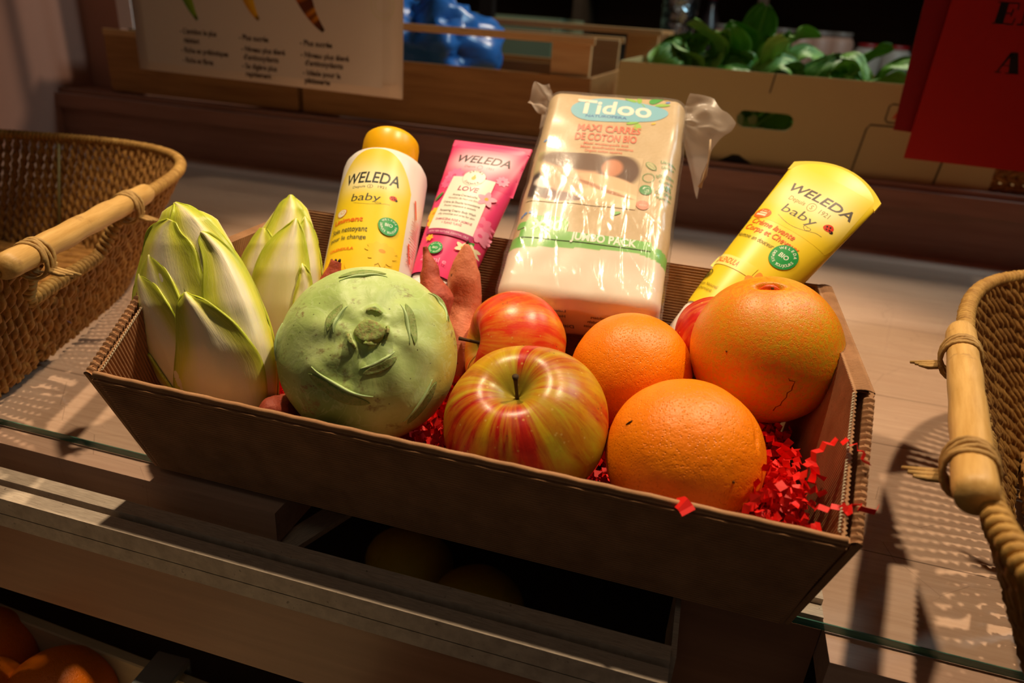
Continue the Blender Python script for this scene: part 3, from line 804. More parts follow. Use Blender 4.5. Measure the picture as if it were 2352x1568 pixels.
b.lathe([(0.0084, zc - 0.003), (0.0078, zc + 0.001), (0.0073, zc + 0.0028), (0.0064, zc + 0.0036), (0.0052, zc + 0.0039), (0.0036, zc + 0.0040), (0.0018, zc + 0.0040), (0.0001, zc + 0.0040)], 28,
        lambda q, a: Vector((q.x * (1 + 0.10 * sin(2 * a + 1)), q.y * (0.92 + 0.08 * cos(3 * a)), q.z + (0.0007 * N3((q.x * 300, q.y * 300, 3), 1) + q.x * 0.12) * (1 if q.z > zc else 0))))
b.build('cut_stem', m_cut.m, kr)

# ---------------------------------------------------------------- sweet potatoes
m_sp = NM('sweet_potato_skin', 0.6, 0.3)
f1 = m_sp.noise(40, 5, 0.65, m_sp.mapping((1, 1, 0.5))); f2 = m_sp.noise(160, 4, 0.7)
c_ = m_sp.ramp(f1, [(0.3, rgb(196, 104, 72)), (0.7, rgb(224, 138, 100))])
c_ = m_sp.mix(m_sp.maprange(m_sp.noise(70, 4), 0.63, 0.70, 0, 0.8), c_, rgb(216, 168, 90))
c_ = m_sp.mix(m_sp.math('MULTIPLY', m_sp.maprange(m_sp.vor(150), 0.1, 0.2, 0.9, 0), m_sp.maprange(m_sp.noise(60, 3), 0.5, 0.58)), c_, rgb(84, 44, 30))
m_sp.color(c_); m_sp.bump(f2, 0.0012, 0.8)
m_sp2 = NM('dark_sweet_potato_skin', 0.6, 0.3)
f1 = m_sp2.noise(60, 5, 0.7); m_sp2.color(m_sp2.ramp(f1, [(0.3, rgb(146, 58, 40)), (0.7, rgb(196, 90, 64))])); m_sp2.bump(m_sp2.noise(220, 4), 0.0012, 0.9)
def potato(label, pts, rad, mat, tipmat=None):
    P = [Vector(p) for p in pts]; c = P[len(P) // 2].copy()
    # smooth resample
    Q = []; RR = []; n = 40
    for i in range(n + 1):
        t = i / n * (len(P) - 1); k = min(int(t), len(P) - 2); f = t - k
        p0 = P[max(k - 1, 0)]; p1 = P[k]; p2 = P[k + 1]; p3 = P[min(k + 2, len(P) - 1)]
        q = 0.5 * ((2 * p1) + (-p0 + p2) * f + (2 * p0 - 5 * p1 + 4 * p2 - p3) * f * f + (-p0 + 3 * p1 - 3 * p2 + p3) * f ** 3)
        Q.append(q - c); RR.append(rad[k] * (1 - f) + rad[k + 1] * f)
    root = thing('sweet_potato', label, 'sweet potato', c, group='sweet potatoes in the gift box')
    b = MB(); b.tube(Q, RR, 36)
    for i, q in enumerate(b.v):
        ax_ = Q[min(i // 36, n)]; d = (q - ax_)
        if d.length > 1e-6: b.v[i] = ax_ + d * (1 + 0.10 * N3(q, 60, len(pts)) + 0.08 * N3(q, 160, 2))
    b.build('flesh', mat, root); return root, c
r_, c = potato('pale orange skinned sweet potato upright between the pink tube and cotton pack',
       [at(1072, 560, y=.152), at(1070, 590, y=.150), at(1066, 640, y=.146), at(1064, 720, y=.140), at(1052, 810, y=.118), at(1040, 870, y=.098)],
       [0.0014, 0.0066, 0.0116, 0.0138, 0.0126, 0.0045], m_sp.m)
b = MB(); b.tube([at(1072, 562, y=.152) - c, at(1076, 552, y=.153) - c], [0.0012, 0.0006], 6); b.build('root_tip', m_stemdark, r_)
r_, c = potato('dark red sweet potato with a thin twisted tip behind the kohlrabi',
       [at(976, 566, y=.128), at(980, 585, y=.127), at(988, 615, y=.122), at(988, 642, y=.118), at(1000, 690, y=.112), at(1006, 760, y=.100)],
       [0.0014, 0.0026, 0.0058, 0.0072, 0.0124, 0.0050], m_sp2.m)
r_, c = potato('red sweet potato whose blunt cut tip peeks over the left top of the kohlrabi',
       [at(773, 600, y=.112), at(768, 615, y=.110), at(762, 650, y=.107), at(752, 700, y=.102), at(752, 780, y=.090)],
       [0.0038, 0.0046, 0.0085, 0.0105, 0.0050], m_sp2.m)
b = MB(); 
for dx in (-10, -2, 6): b.tube([at(772 + dx, 604, y=.112) - c, at(774 + dx * 1.2, 596, y=.111) - c], [0.0014, 0.0008], 6)
b.build('cut_tip', m_stemdark, r_)
r_, c = potato('red sweet potato squeezed between the front endive and the kohlrabi at the front rim',
       [(-0.101, -0.0115, 0.066), (-0.1025, -0.005, 0.064), (-0.106, 0.012, 0.056), (-0.110, 0.034, 0.044), (-0.114, 0.055, 0.036)],
       [0.0040, 0.0095, 0.0110, 0.0095, 0.0030], m_sp2.m)

# ---------------------------------------------------------------- endives
ke = NM('endive_leaf', 0.36, 0.45)
uv = ke.coord('UV'); su = ke.n('ShaderNodeSeparateXYZ'); ke.l(uv, su.inputs[0])
uu = ke.math('ABSOLUTE', su.outputs[0]); vv = su.outputs[1]
wn = ke.noise(3.5, 5, 0.65, uv)
fac = ke.math('ADD', uu, ke.math('MULTIPLY', ke.math('SUBTRACT', vv, 0.62), 0.95))
fac = ke.math('ADD', fac, ke.math('MULTIPLY', ke.math('SUBTRACT', wn, 0.5), 0.35))
rib = ke.ramp(ke.maprange(fac, 0.12, 0.85), [(0.0, rgb(244, 232, 196)), (0.3, rgb(238, 230, 160)), (0.6, rgb(220, 218, 84)), (1.0, rgb(186, 196, 46))])
vein = ke.noise(9, 3, 0.6, ke.mapping((5, 1.6, 1), rot=(0, 0, 0.5), src=uv))
rib = ke.mix(ke.math('MULTIPLY', ke.maprange(vein, 0.5, 0.6, 0, 0.35), ke.maprange(fac, 0.4, 0.7)), rib, rgb(226, 224, 130))
ke.color(rib); ke.bump(ke.math('ADD', ke.noise(12, 4, 0.6, uv), ke.math('MULTIPLY', vein, 0.4)), 0.0006, 0.35)
ke.b.inputs['Subsurface Weight'].default_value = 0.25; ke.b.inputs['Subsurface Radius'].default_value = (0.008, 0.006, 0.002)
def leafmesh(name, parent, R_, L_, phi, half, v0, v1, lay, tipin=0.25, curl=0.0, flare=0.0, pt=0.5, lean=0.0, wob=0.0):
    b = MB(); uvs = []
    nu, nv = 28, 44
    def prof(h): # spindle radius at relative height h
        return R_ * (0.42 + 0.58 * sin(pi * min(1, (h * 0.86 + 0.14)) ** 1.05) ** 0.75 if h < 0.5 else 0)
    def rad(h):
        x = max(0.0, min(1.0, h))
        return R_ * (0.45 + 0.55 * sin(pi * 0.5 * min(1, x / 0.42))) if x < 0.42 else R_ * (tipin + (1 - tipin) * max(0.0, cos(pi * 0.5 * (x - 0.42) / 0.58)) ** 0.7)
    def f(u, v):
        U = 2 * u - 1; h = v0 + (v1 - v0) * v
        wv_ = (0.55 + 0.45 * sin(pi * 0.5 * min(1, v / 0.5))) if v < 0.5 else max(0.0, 1 - max(0.0, (v - 0.5) / 0.5) ** 2.6) ** pt
        a = phi + half * wv_ * U
        r = rad(h) * (1 + 0.05 * lay) + 0.0007 * lay
        r += 0.0022 * (1 - U * U) * (1 - v) * 1.2            # thick rib
        r += flare * abs(U) ** 3 * (0.3 + 0.7 * v) - (curl * 0.5 + 0.0008) * (v ** 5)
        r += wob * sin(9 * v + 3 * U + phi * 3) * abs(U) ** 2 * v + 0.0006 * N3((U * 2, v * 5, phi), 1.5)
        hh = h * L_ + 0.002 * sin(5 * U + phi) * v
        return Vector((r * cos(a) + lean * v * v * cos(phi), r * sin(a) + lean * v * v * sin(phi), hh))
    b.grid(f, nu, nv)
    uvs = [((2 * i / nu - 1), j / nv) for j in range(nv + 1) for i in range(nu + 1)]
    o = mkobj(name, b.v, b.f, ke.m, parent, uv=uvs); solid(o, 0.0011, 0); return o
def pw(x, tab):
    for (a, b_), (c_, d_) in zip(tab, tab[1:]):
        if x <= c_: return b_ + (d_ - b_) * (x - a) / (c_ - a)
    (a, b_), (c_, d_) = tab[-2:]; return d_ + (x - c_) * (d_ - b_) / (c_ - a)

# An endive is one plump body (outline and depth tables along its height); every leaf is laid on it with its own lift
class Endive:
    def __init__(s, name, label, cen, hw, ydep, flat, grp):
        s.cen, s.hw, s.yd, s.flat = cen, hw, ydep, flat
        py0 = cen[-1][0]; base = at(pw(py0, cen), py0, y=pw(py0, ydep)); top = at(cen[0][1], cen[0][0], y=ydep[0][1])
        s.T = frame(base, top - base, CR); s.inv = s.T.inverted()
        s.root = thing(name, label, 'endive', mat=s.T, group=grp)
    def surf(s, px, py, lift, side=-1):
        c = pw(py, s.cen); h = max(2.0, pw(py, s.hw)); y = pw(py, s.yd); C = at(c, py, y=y)
        sc_ = (C - CAM_P).length / FPX; q = max(-1.0, min(1.0, (px - c) / (h * 1.02)))
        d = h * sc_ * s.flat * sqrt(1 - q * q)
        P = at(px, py, y=y + side * 0) ; v = (P - CAM_P).normalized()
        return P + v * (side * (d + lift) if side < 0 else (d + lift))
    def core(s):
        b = MB(); py0, py1 = s.cen[-1][0], s.cen[0][0]; nv, nu = 60, 48
        def f(u, v):
            py = py0 + (py1 - py0) * v; a = 2 * pi * u; c = pw(py, s.cen); h = max(1.5, pw(py, s.hw)) * 0.965
            P = s.surf(c + h * cos(a), py, -0.0012, -1 if sin(a) < 0 else 1)
            C = at(c + h * cos(a), py, y=pw(py, s.yd)); return s.inv @ (C + (P - C) * min(1, abs(sin(a)) ** 0.01))
        b.grid(f, nu, nv, closeu=True)
        uvs = [(0.42 * abs(sin(4 * pi * i / nu)), 0.45 * j / nv + (0.5 if j > nv * .75 else 0.25)) for j in range(nv + 1) for i in range(nu)]
        o = mkobj('heart', b.v, b.f, ke.m, s.root, uv=uvs); return o
    def leaf(s, pts, lift, name='leaf', keel=0.0016, side=-1, mlift=0.0006, tipdrop=0.5, seed=0):
        """pts: (x, y, left half width, right half width) in picture pixels from base to tip"""
        n = len(pts); nu, nv = 30, 44; b = MB()
        def row(v):
            t = v * (n - 1); k = min(int(t), n - 2); f_ = t - k
            p0, p1, p2, p3 = pts[max(k - 1, 0)], pts[k], pts[k + 1], pts[min(k + 2, n - 1)]
            return [0.5 * (2 * p1[m_] + (-p0[m_] + p2[m_]) * f_ + (2 * p0[m_] - 5 * p1[m_] + 4 * p2[m_] - p3[m_]) * f_ * f_ + (-p0[m_] + 3 * p1[m_] - 3 * p2[m_] + p3[m_]) * f_ ** 3) for m_ in range(4)]
        def f(u, v):
            U = 2 * u - 1; cx, cy, L_, R_ = row(v); a = row(max(0, v - .03)); c_ = row(min(1, v + .03))
            tx, ty = c_[0] - a[0], c_[1] - a[1]; q = math.hypot(tx, ty) or 1; nx_, ny_ = -ty / q, tx / q
            if nx_ < 0: nx_, ny_ = -nx_, -ny_
            nx_, ny_ = nx_ * .6 + .4, ny_ * .6
            w_ = max(0.0, L_ if U < 0 else R_) * (1 + 0.03 * N3((v * 7, U, seed), 1))
            px, py = cx + nx_ * U * w_, cy + ny_ * U * w_
            k_ = keel * exp(-(U / 0.30) ** 2) * (0.25 + 0.75 * v) + mlift * max(0, abs(U) - .7) / .3
            k_ += 0.0008 * N3((U * 2.5, v * 5, seed + 3), 1) + 0.0004 * sin(16 * v + 6 * U * U + seed) * abs(U) * v
            dome = 1 - tipdrop * max(0, (v - .8) / .2) ** 2
            return s.inv @ s.surf(px, py, lift * dome + k_, side)
        b.grid(f, nu, nv); uvs = [((2 * i / nu - 1), j / nv) for j in range(nv + 1) for i in range(nu + 1)]
        o = mkobj(name, b.v, b.f, ke.m, s.root, uv=uvs); solid(o, 0.0013, 0); return o
G_ = 'endives in the gift box'
e1 = Endive('endive', 'large pale yellow green endive leaning left at the front left corner of the box',
            [(468, 404), (500, 432), (560, 437), (640, 446), (700, 453), (800, 478), (870, 500), (930, 520), (985, 540), (1010, 548)],
            [(468, 6), (485, 48), (500, 68), (560, 100), (640, 128), (700, 145), (800, 150), (870, 134), (930, 108), (985, 74), (1010, 40)],
            [(468, .050), (700, .034), (900, .022), (1010, .018)], 0.80, G_)
e1.core()
e1.leaf([(585, 985, 40, 50), (600, 870, 80, 40), (570, 750, 110, 52), (520, 620, 110, 42), (462, 530, 100, 34), (425, 485, 40, 22), (402, 466, 2, 2)], .0004, seed=1)          # tall rear leaf with the right outline
e1.leaf([(460, 960, 70, 80), (400, 800, 80, 110), (370, 680, 62, 110), (365, 590, 40, 90), (372, 535, 34, 62), (392, 505, 8, 16)], .0016, seed=2, keel=.0022)       # upper left
e1.leaf([(600, 985, 70, 30), (610, 900, 120, 24), (585, 780, 105, 40), (548, 670, 85, 40), (512, 590, 50, 28), (478, 545, 26, 16), (462, 533, 1, 1)], .0030, seed=3, keel=.0030)   # right of the middle
e1.leaf([(470, 980, 60, 60), (420, 860, 80, 70), (385, 760, 78, 60), (360, 680, 56, 50), (346, 620, 22, 36), (342, 586, 1, 2)], .0034, seed=4, keel=.0020)         # left middle
e1.leaf([(470, 985, 50, 60), (420, 890, 62, 70), (375, 790, 58, 60), (338, 705, 34, 50), (322, 655, 14, 34), (320, 630, 1, 3)], .0052, seed=5, keel=.0030)          # lowest left
e1.leaf([(540, 1000, 60, 50), (530, 930, 118, 86), (505, 850, 110, 100), (474, 775, 72, 84), (446, 715, 44, 50), (432, 688, 26, 26), (426, 672, 2, 3)], .0062, seed=6, keel=.0040)  # small front leaf
e1.leaf([(420, 960, 30, 30), (380, 905, 26, 22), (350, 860, 22, 20), (328, 820, 12, 16), (322, 802, 1, 2)], .0090, 'outer_leaf', seed=7, keel=.001, mlift=.003)
for k_, (cx, w_) in enumerate(((-60, 70), (50, 80), (0, 60))):
    e1.leaf([(548, 1000, 40, 40), (500 + cx, 850, w_, w_), (460 + cx, 680, w_, w_), (430 + cx * .5, 560, w_ * .6, w_ * .6), (410 + cx * .2, 500 + 14 * k_, 2, 2)], .001 + .001 * k_, side=1, seed=8 + k_)
e2 = Endive('endive', 'smaller cream and yellow endive upright behind the front endive',
            [(449, 668), (480, 670), (520, 662), (560, 648), (620, 641), (700, 648), (780, 650), (850, 652), (880, 652)],
            [(449, 5), (462, 22), (480, 38), (520, 60), (560, 80), (620, 94), (700, 88), (780, 68), (850, 44), (880, 26)],
            [(449, .132), (620, .112), (780, .092), (880, .082)], 0.80, G_)
e2.core()
e2.leaf([(650, 860, 40, 40), (650, 700, 70, 86), (655, 580, 62, 72), (664, 510, 42, 44), (668, 470, 26, 24), (668, 448, 2, 2)], .0004, seed=11, keel=.002)
e2.leaf([(640, 860, 36, 30), (610, 720, 40, 60), (590, 620, 40, 60), (598, 560, 24, 40), (606, 525, 8, 10)], .0014, seed=12)
e2.leaf([(670, 860, 30, 36), (705, 700, 40, 36), (712, 600, 36, 26), (708, 530, 26, 14), (700, 498, 2, 2)], .0014, seed=13)
e2.leaf([(650, 870, 44, 40), (650, 760, 70, 58), (652, 660, 76, 62), (660, 590, 62, 50), (672, 540, 36, 30), (678, 512, 12, 12), (680, 502, 1, 1)], .0036, seed=14, keel=.0036)
e2.leaf([(690, 800, 20, 20), (694, 700, 22, 24), (698, 650, 16, 20), (696, 622, 8, 14), (694, 606, 1, 1)], .0060, 'outer_leaf', seed=15)
for k_, (cx, w_) in enumerate(((-34, 46), (34, 46))):
    e2.leaf([(652, 870, 30, 30), (648 + cx, 740, w_, w_), (646 + cx, 620, w_, w_), (660 + cx * .4, 510 + 10 * k_, 3, 3)], .001 + .001 * k_, side=1, seed=18 + k_)

# ================================================================ TOILETRIES
YE = rgb(246, 214, 40); YE2 = rgb(250, 196, 20); GREY = rgb(92, 84, 80); ORG = rgb(236, 112, 36)
m_white = plain('white_plastic', rgb(236, 228, 220), 0.35, 0.5)
m_cap = plain('amber_cap_plastic', rgb(248, 184, 12), 0.35, 0.5)
# ---- liniment bottle
LR = 0.0335; LL = 0.195; LT = Vector((-0.1392, 0.2401, 0.1845)); LZ = Vector((-0.168, 0.713, 0.681)).normalized()
LB = LT - LZ * LL; TL = frame(LB, LZ, (0.985, 0.1, 0.138))
bot = thing('lotion_bottle', 'white and yellow cylindrical baby lotion bottle with an amber screw cap', 'bottle', mat=TL)
SH = LL - 0.028
b = MB(); b.lathe([(0.0001, 0), (LR - .003, 0), (LR - 0.0008, 0.001), (LR, 0.004), (LR, SH - 0.012), (LR - 0.0008, SH - 0.0075), (LR - 0.003, SH - 0.0035), (LR - 0.0065, SH - 0.0008), (LR - 0.011, SH), (0.0215, SH + 0.0002), (0.0001, SH + 0.0003)], 72)
b.build('bottle_body', m_white, bot)
b = MB(); b.lathe([(0.0222, SH + 0.0006), (0.0228, SH + 0.001), (0.0228, SH + 0.0205), (0.0222, SH + 0.0235), (0.0200, SH + 0.0260), (0.0160, SH + 0.0272), (0.0001, SH + 0.0276)], 64)
b.build('screw_cap', m_cap, bot)
A = Art(); HW = 0.0330; TOP = SH - 0.0060
def lab_outline(a):
    # superellipse-topped panel
    c_, s_ = cos(a), sin(a)
    return c_, s_
def ltop(x): return TOP - 0.030 * (abs(x) / HW) ** 2.6 * 0.9
nx, ny = 40, 60
P = []; C = []; glow = rgb(255, 246, 200)
for j in range(ny + 1):
    for i in range(nx + 1):
        x = -HW + 2 * HW * i / nx; y = 0.002 + (ltop(x) - 0.002) * j / ny
        P.append((x, y))
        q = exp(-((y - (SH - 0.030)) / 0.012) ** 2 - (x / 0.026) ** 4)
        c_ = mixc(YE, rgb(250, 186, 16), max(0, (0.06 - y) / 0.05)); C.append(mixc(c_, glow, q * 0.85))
A.raw(P, [(j * (nx + 1) + i, j * (nx + 1) + i + 1, (j + 1) * (nx + 1) + i + 1, (j + 1) * (nx + 1) + i) for j in range(ny) for i in range(nx)], C)
A.up()
A.text('WELEDA', 0.0, SH - 0.0335, 0.0088, rgb(50, 52, 48), width=0.043, bold=0.016, shear=0.15)
A.text('Depuis', -0.009, SH - 0.0390, 0.0028, GREY); A.ring(0.0, SH - 0.0378, 0.0022, 0.0003, GREY); A.text('2', 0, SH - 0.0390, 0.0024, GREY); A.text('1921', 0.009, SH - 0.0390, 0.0028, GREY)
A.text('baby', -0.002, SH - 0.0535, 0.0085, rgb(70, 66, 60), width=0.023, shear=0.1); swirl(A, 0.003, SH - 0.0570, 0.014, rgb(80, 76, 66), 0.0004)
ladybug(A, 0.0185, SH - 0.0465, 0.006)
A.up(); A.ell(-0.0205, SH - 0.073, 0.0052, 0.0058, rgb(236, 120, 50)); A.up(); A.ell(-0.0205, SH - 0.073, 0.0046, 0.0052, rgb(248, 240, 214)); A.up(); A.ring(-0.0195, SH - 0.073, 0.0022, 0.0004, rgb(236, 120, 50))
A.text('Liniment', -0.0135, SH - 0.0860, 0.0052, ORG, width=0.026, bold=0.022)
A.text('Soin nettoyant', -0.0115, SH - 0.0935, 0.0040, rgb(92, 86, 60), width=0.031, bold=0.006)
A.text('pour le change', -0.0115, SH - 0.1005, 0.0040, rgb(92, 86, 60), width=0.031, bold=0.006)
A.text('CALENDULA', -0.0145, SH - 0.1160, 0.0038, ORG, width=0.022, bold=0.02)
for fx, fy_, fr in ((0.017, SH - 0.113, 0.012), (0.004, SH - 0.132, 0.013), (0.024, SH - 0.135, 0.010), (-0.016, SH - 0.14, 0.011)):
    A.up(); A.flower(fx, fy_, fr, rgb(250, 206, 40), rgb(246, 160, 30), 11, 0.3)
biostamp(A, 0.0185, SH - 0.0860, 0.0078)
# red strokes and small writing on the white back part
A.up()
for k_, y_ in ((0.0375, SH - 0.045), (0.0375, SH - 0.100)):
    A.line([(k_ + 0.000 + 0.0006 * i, y_ + 0.008 - 0.0025 * i) for i in range(9)], 0.0016, rgb(236, 84, 40))
for q in range(26):
    A.grid(0.0372 + 0.0012 * (q % 3), 0.0480, SH - 0.060 - 0.0022 * q, SH - 0.0592 - 0.0022 * q, 4, 1, rgb(232, 150, 136))
for k_ in range(5): A.line([(0.038 + 0.0022 * k_, 0.03), (0.044 + 0.002 * k_, 0.012)], 0.0008, rgb(238, 110, 100))
ROT = radians(7)
LTAB = [(-.01, -.01), (0, 0), (.0335, .038), (.0535, .054), (.073, .062), (.086, .072), (.0935, .0805), (.1005, .087), (.116, .096), (.14, .125), (.17, .165)]
def cylmap(R_, rot):
    def f(x, y, o):
        a = -pi / 2 + rot + x / R_; return Vector(((R_ + o) * cos(a), (R_ + o) * sin(a), y))
    return f
_cm = cylmap(LR, ROT); A.build('label', lambda x, z, o: _cm(x, SH - pw(SH - z, LTAB) if z > 0.0025 else 0.003, o), bot)

# ---- generic tube
def tube_surface(Wd, Rc, Lb, arc=0.0, ex=1.0):
    """front/back skins of a tube: round at z=0, flat seal at z=Lb; returns surf(angle_unit s in [0,1), t)"""
    def half(t):
        e = min(1, max(0, t)); w_ = Rc + (Wd / 2 - Rc) * e ** 0.8; d_ = Rc * (1 - e ** 1.3) ** 0.8 + 0.0009
        return w_, d_
    def f(s_, t):
        w_, d_ = half(t); a = 2 * pi * s_; cx = cos(a); sy = sin(a)
        z = t * Lb + arc * (1 - cx * cx) * t ** 3
        return Vector((w_ * cx, d_ * sy, z))
    def front(x, z, o):
        # label coordinates: x across (metres), z up
        t = z / Lb
        for _ in range(3):
            w_, d_ = half(t); cx = max(-1, min(1, x / w_)); t = max(0, min(1, (z - 0) / (Lb + arc * (1 - cx * cx) * t * t)))
        w_, d_ = half(t); cx = max(-0.999, min(0.999, x / w_)); sy = sqrt(1 - cx * cx)
        n_ = Vector((cx / w_, -sy / max(d_, 0.0015), 0.0)).normalized()
        return Vector((x, -d_ * sy, z)) + n_ * o
    return f, front
# ---- pink tube
PTOP = Vector((-0.0580, 0.2584, 0.1862)); PD = Vector((0.066, 0.714, 0.697)).normalized(); PL = 0.134
PB = PTOP - PD * PL
TP = frame(PB, PD, (0.995, -0.104, 0.012))
m_pink = plain('pink_tube_plastic', rgb(238, 62, 122), 0.35, 0.5)
pk = thing('shower_tube', 'bright pink shower cream tube standing behind the sweet potatoes', 'tube', mat=TP)
PWD = 0.0705; f, fr = tube_surface(PWD, 0.0215, PL)
b = MB(); b.grid(f, 64, 60, closeu=True); b.build('tube_body', m_pink, pk)
b = MB(); b.box(-PWD / 2 + .0003, PWD / 2 - .0003, -0.00115, 0.00115, PL - 0.0065, PL + 0.0010); bevel(b.build('sealed_end', m_pink, pk, smooth=False), 0.0009, 2)
b = MB(); b.lathe([(0.0001, -0.028), (0.0185, -0.028), (0.0200, -0.026), (0.0207, 0.0), (0.0001, 0.0005)], 48); b.build('cap', m_white, pk)
A = Art(); PK = rgb(238, 62, 122); PKL = rgb(250, 150, 180)
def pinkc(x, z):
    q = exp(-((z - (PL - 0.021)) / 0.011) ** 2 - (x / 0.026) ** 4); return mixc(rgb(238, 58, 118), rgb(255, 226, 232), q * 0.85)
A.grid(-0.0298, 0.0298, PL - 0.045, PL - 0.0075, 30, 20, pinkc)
A.up(); A.text('WELEDA', 0, PL - 0.0225, 0.0080, rgb(80, 62, 66), width=0.043, bold=0.016, shear=0.15)
A.text('Depuis', -0.008, PL - 0.0278, 0.0023, rgb(150, 90, 104)); A.ring(0, PL - 0.0268, 0.0021, 0.0003, rgb(150, 90, 104)); A.text('1921', 0.008, PL - 0.0278, 0.0023, rgb(150, 90, 104))
for fx, fz, fr_, cc1 in ((-0.017, PL - 0.037, 0.0075, rgb(246, 130, 176)), (-0.0195, PL - 0.044, 0.006, rgb(244, 110, 160)), (0.0205, PL - 0.036, 0.0045, rgb(250, 160, 190)), (0.0185, PL - 0.078, 0.007, rgb(246, 120, 160)), (0.020, PL - 0.086, 0.006, rgb(248, 150, 184))):
    A.up(); A.flower(fx, fz, fr_, cc1, rgb(236, 90, 140), 9, fx * 50)
A.up(); A.flower(-0.0185, PL - 0.075, 0.006, rgb(250, 200, 40), rgb(244, 150, 20), 10)
A.up(); A.flower(-0.0165, PL - 0.083, 0.0045, rgb(250, 200, 40), rgb(244, 150, 20), 10)
A.leaf(-0.021, PL - 0.058, 0.009, 0.003, 1.0, rgb(70, 140, 60))
A.up(); CRM = rgb(248, 236, 220)
def panel(x, z): return CRM
PX = 0.0165
A.grid(-PX, PX, PL - 0.0900, PL - 0.0385, 16, 24, CRM)
A.up(); A.grid(-PX - 0.0006, PX + 0.0006, PL - 0.0945, PL - 0.0895, 16, 2, rgb(176, 40, 104)); 
A.up(); A.text('WITH 100% NATURAL ESSENTIAL OILS', 0, PL - 0.0930, 0.0017, rgb(250, 200, 220), width=0.029)
A.ell(0, PL - 0.0385, 0.0086, 0.0072, CRM, n=36); A.up()
A.arctext('AROMA', 0, PL - 0.0385, 0.0058, 0.0019, rgb(90, 80, 70), pi * 0.8, pi * 0.2); A.arctext('SHOWER', 0, PL - 0.0385, 0.0054, 0.0019, rgb(90, 80, 70), pi * 1.18, pi * 1.82, inside=True)
A.ring(0, PL - 0.0385, 0.0086, 0.0002, rgb(170, 150, 130)); A.ell(0, PL - 0.0390, 0.0017, 0.0020, rgb(232, 180, 60)); A.ell(0, PL - 0.0368, 0.0007, 0.0013, rgb(232, 180, 60), n=10)
A.text('LOVE', 0, PL - 0.0525, 0.0045, rgb(166, 60, 100), width=0.0155, bold=0.02, shear=0.08)
for t_, y_, h_, w_, c_ in (('Aroma-Cremedusche', .0580, .0021, .0190, GREY), ('Verwöhnt die Haut und Sinne', .0612, .0019, .0235, rgb(140, 128, 120)), ('Crème de Douche harmonisante', .0655, .0021, .0275, GREY), ('Douceur voluptueuse et sensuelle', .0687, .0019, .0240, rgb(140, 128, 120)),
                         ('Pampering Creamy Body Wash', .0735, .0021, .0270, GREY), ('silky smoothes and cares for skin', .0767, .0019, .0275, rgb(140, 128, 120)), ('DAMASCENA ROSE + JASMINE', .0818, .0021, .0270, rgb(186, 70, 110)), ('+ YLANG YLANG', .0850, .0021, .0150, rgb(186, 70, 110))):
    A.text(t_, 0, PL - y_, h_, c_, width=w_, bold=0.006)
A.up(); A.flower(0.0155, PL - 0.056, 0.0065, rgb(252, 168, 190), rgb(244, 176, 60), 5, .3); A.leaf(0.017, PL - 0.0965, 0.006, 0.0028, 1.0, rgb(70, 150, 60))
A.up(); A.flower(0.0135, PL - 0.1010, 0.0048, rgb(248, 240, 200), rgb(230, 200, 60), 5); A.up(); A.flower(0.0185, PL - 0.1000, 0.0042, rgb(248, 240, 200), rgb(230, 200, 60), 5, .6)
A.flower(-0.0110, PL - 0.0985, 0.003, rgb(250, 190, 40), rgb(230, 150, 20), 6)
biostamp(A, -0.0030, PL - 0.1070, 0.0052)
A.up(); A.text('200ml e', -0.001, PL - 0.1185, 0.0040, rgb(250, 170, 200), width=0.018)
_fp = fr; A.build('label', lambda x, z, o: _fp(x * 1.1 + .0008, PL - (PL - z) * 1.05, o), pk, step=0.00005)

# ---- yellow tube
YTOP = Vector((0.2045, 0.2360, 0.1914)); YD = Vector((0.484, 0.586, 0.650)).normalized()
YCAP = 0.031; YO = CAM_P + (YTOP - YD * 0.137 - CAM_P) * 1.06; YTOP = CAM_P + (YTOP - CAM_P) * 1.03; YD = (YTOP - YO).normalized(); YL = (YTOP - YO).length
TY = frame(YO, YD, (0.856, -0.470, -0.214))
m_yel = plain('yellow_tube_plastic', YE, 0.38, 0.5)
yt = thing('wash_tube', 'yellow baby wash cream tube with white cap leaning out at the right', 'tube', mat=TY)
YW = 0.0712
f, fr = tube_surface(YW, 0.0246, YL, arc=0.0125)
b = MB(); b.grid(f, 72, 60, closeu=True); b.build('tube_body', m_yel, yt)
b = MB()
def seal(u, v):
    x = (2 * u - 1) * YW / 2 * 0.998; z = YL + 0.0125 * (1 - (2 * u - 1) ** 2) - 0.0065 + 0.0075 * v; return Vector((x, -0.00115, z))
b.grid(seal, 40, 3); b.grid(lambda u, v: seal(u, v) + Vector((0, 0.0023, 0)), 40, 3, flip=True)
b.grid(lambda u, v: seal(u, 1) + Vector((0, 0.0023 * v, 0)), 40, 1)
b.grid(lambda u, v: seal(u, 0) + Vector((0, 0.0023 * v, 0)), 40, 1, flip=True)
for e_ in (0, 1): b.grid(lambda u, v: seal(e_, u) + Vector((0, 0.0023 * v, 0)), 3, 1, flip=(e_ == 1))
b.build('sealed_end', m_yel, yt, smooth=False)
b = MB(); b.lathe([(0.0001, -YCAP), (0.0205, -YCAP), (0.0228, -YCAP + .002), (0.0246, -0.003), (0.0240, -0.0012), (0.0001, 0.0)], 48); b.build('cap', m_white, yt)
b = MB(); b.lathe([(0.0241, -0.001), (0.0245, 0.001), (0.0245, 0.003), (0.0242, 0.004)], 48); b.build('collar', m_white, yt)
A = Art()
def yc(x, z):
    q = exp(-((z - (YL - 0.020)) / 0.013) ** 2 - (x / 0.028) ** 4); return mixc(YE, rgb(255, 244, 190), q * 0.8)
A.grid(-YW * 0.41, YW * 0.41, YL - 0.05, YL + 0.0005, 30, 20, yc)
A.up(); A.text('WELEDA', 0.003, YL - 0.0185, 0.0086, rgb(96, 86, 78), width=0.047, bold=0.018, shear=0.15)
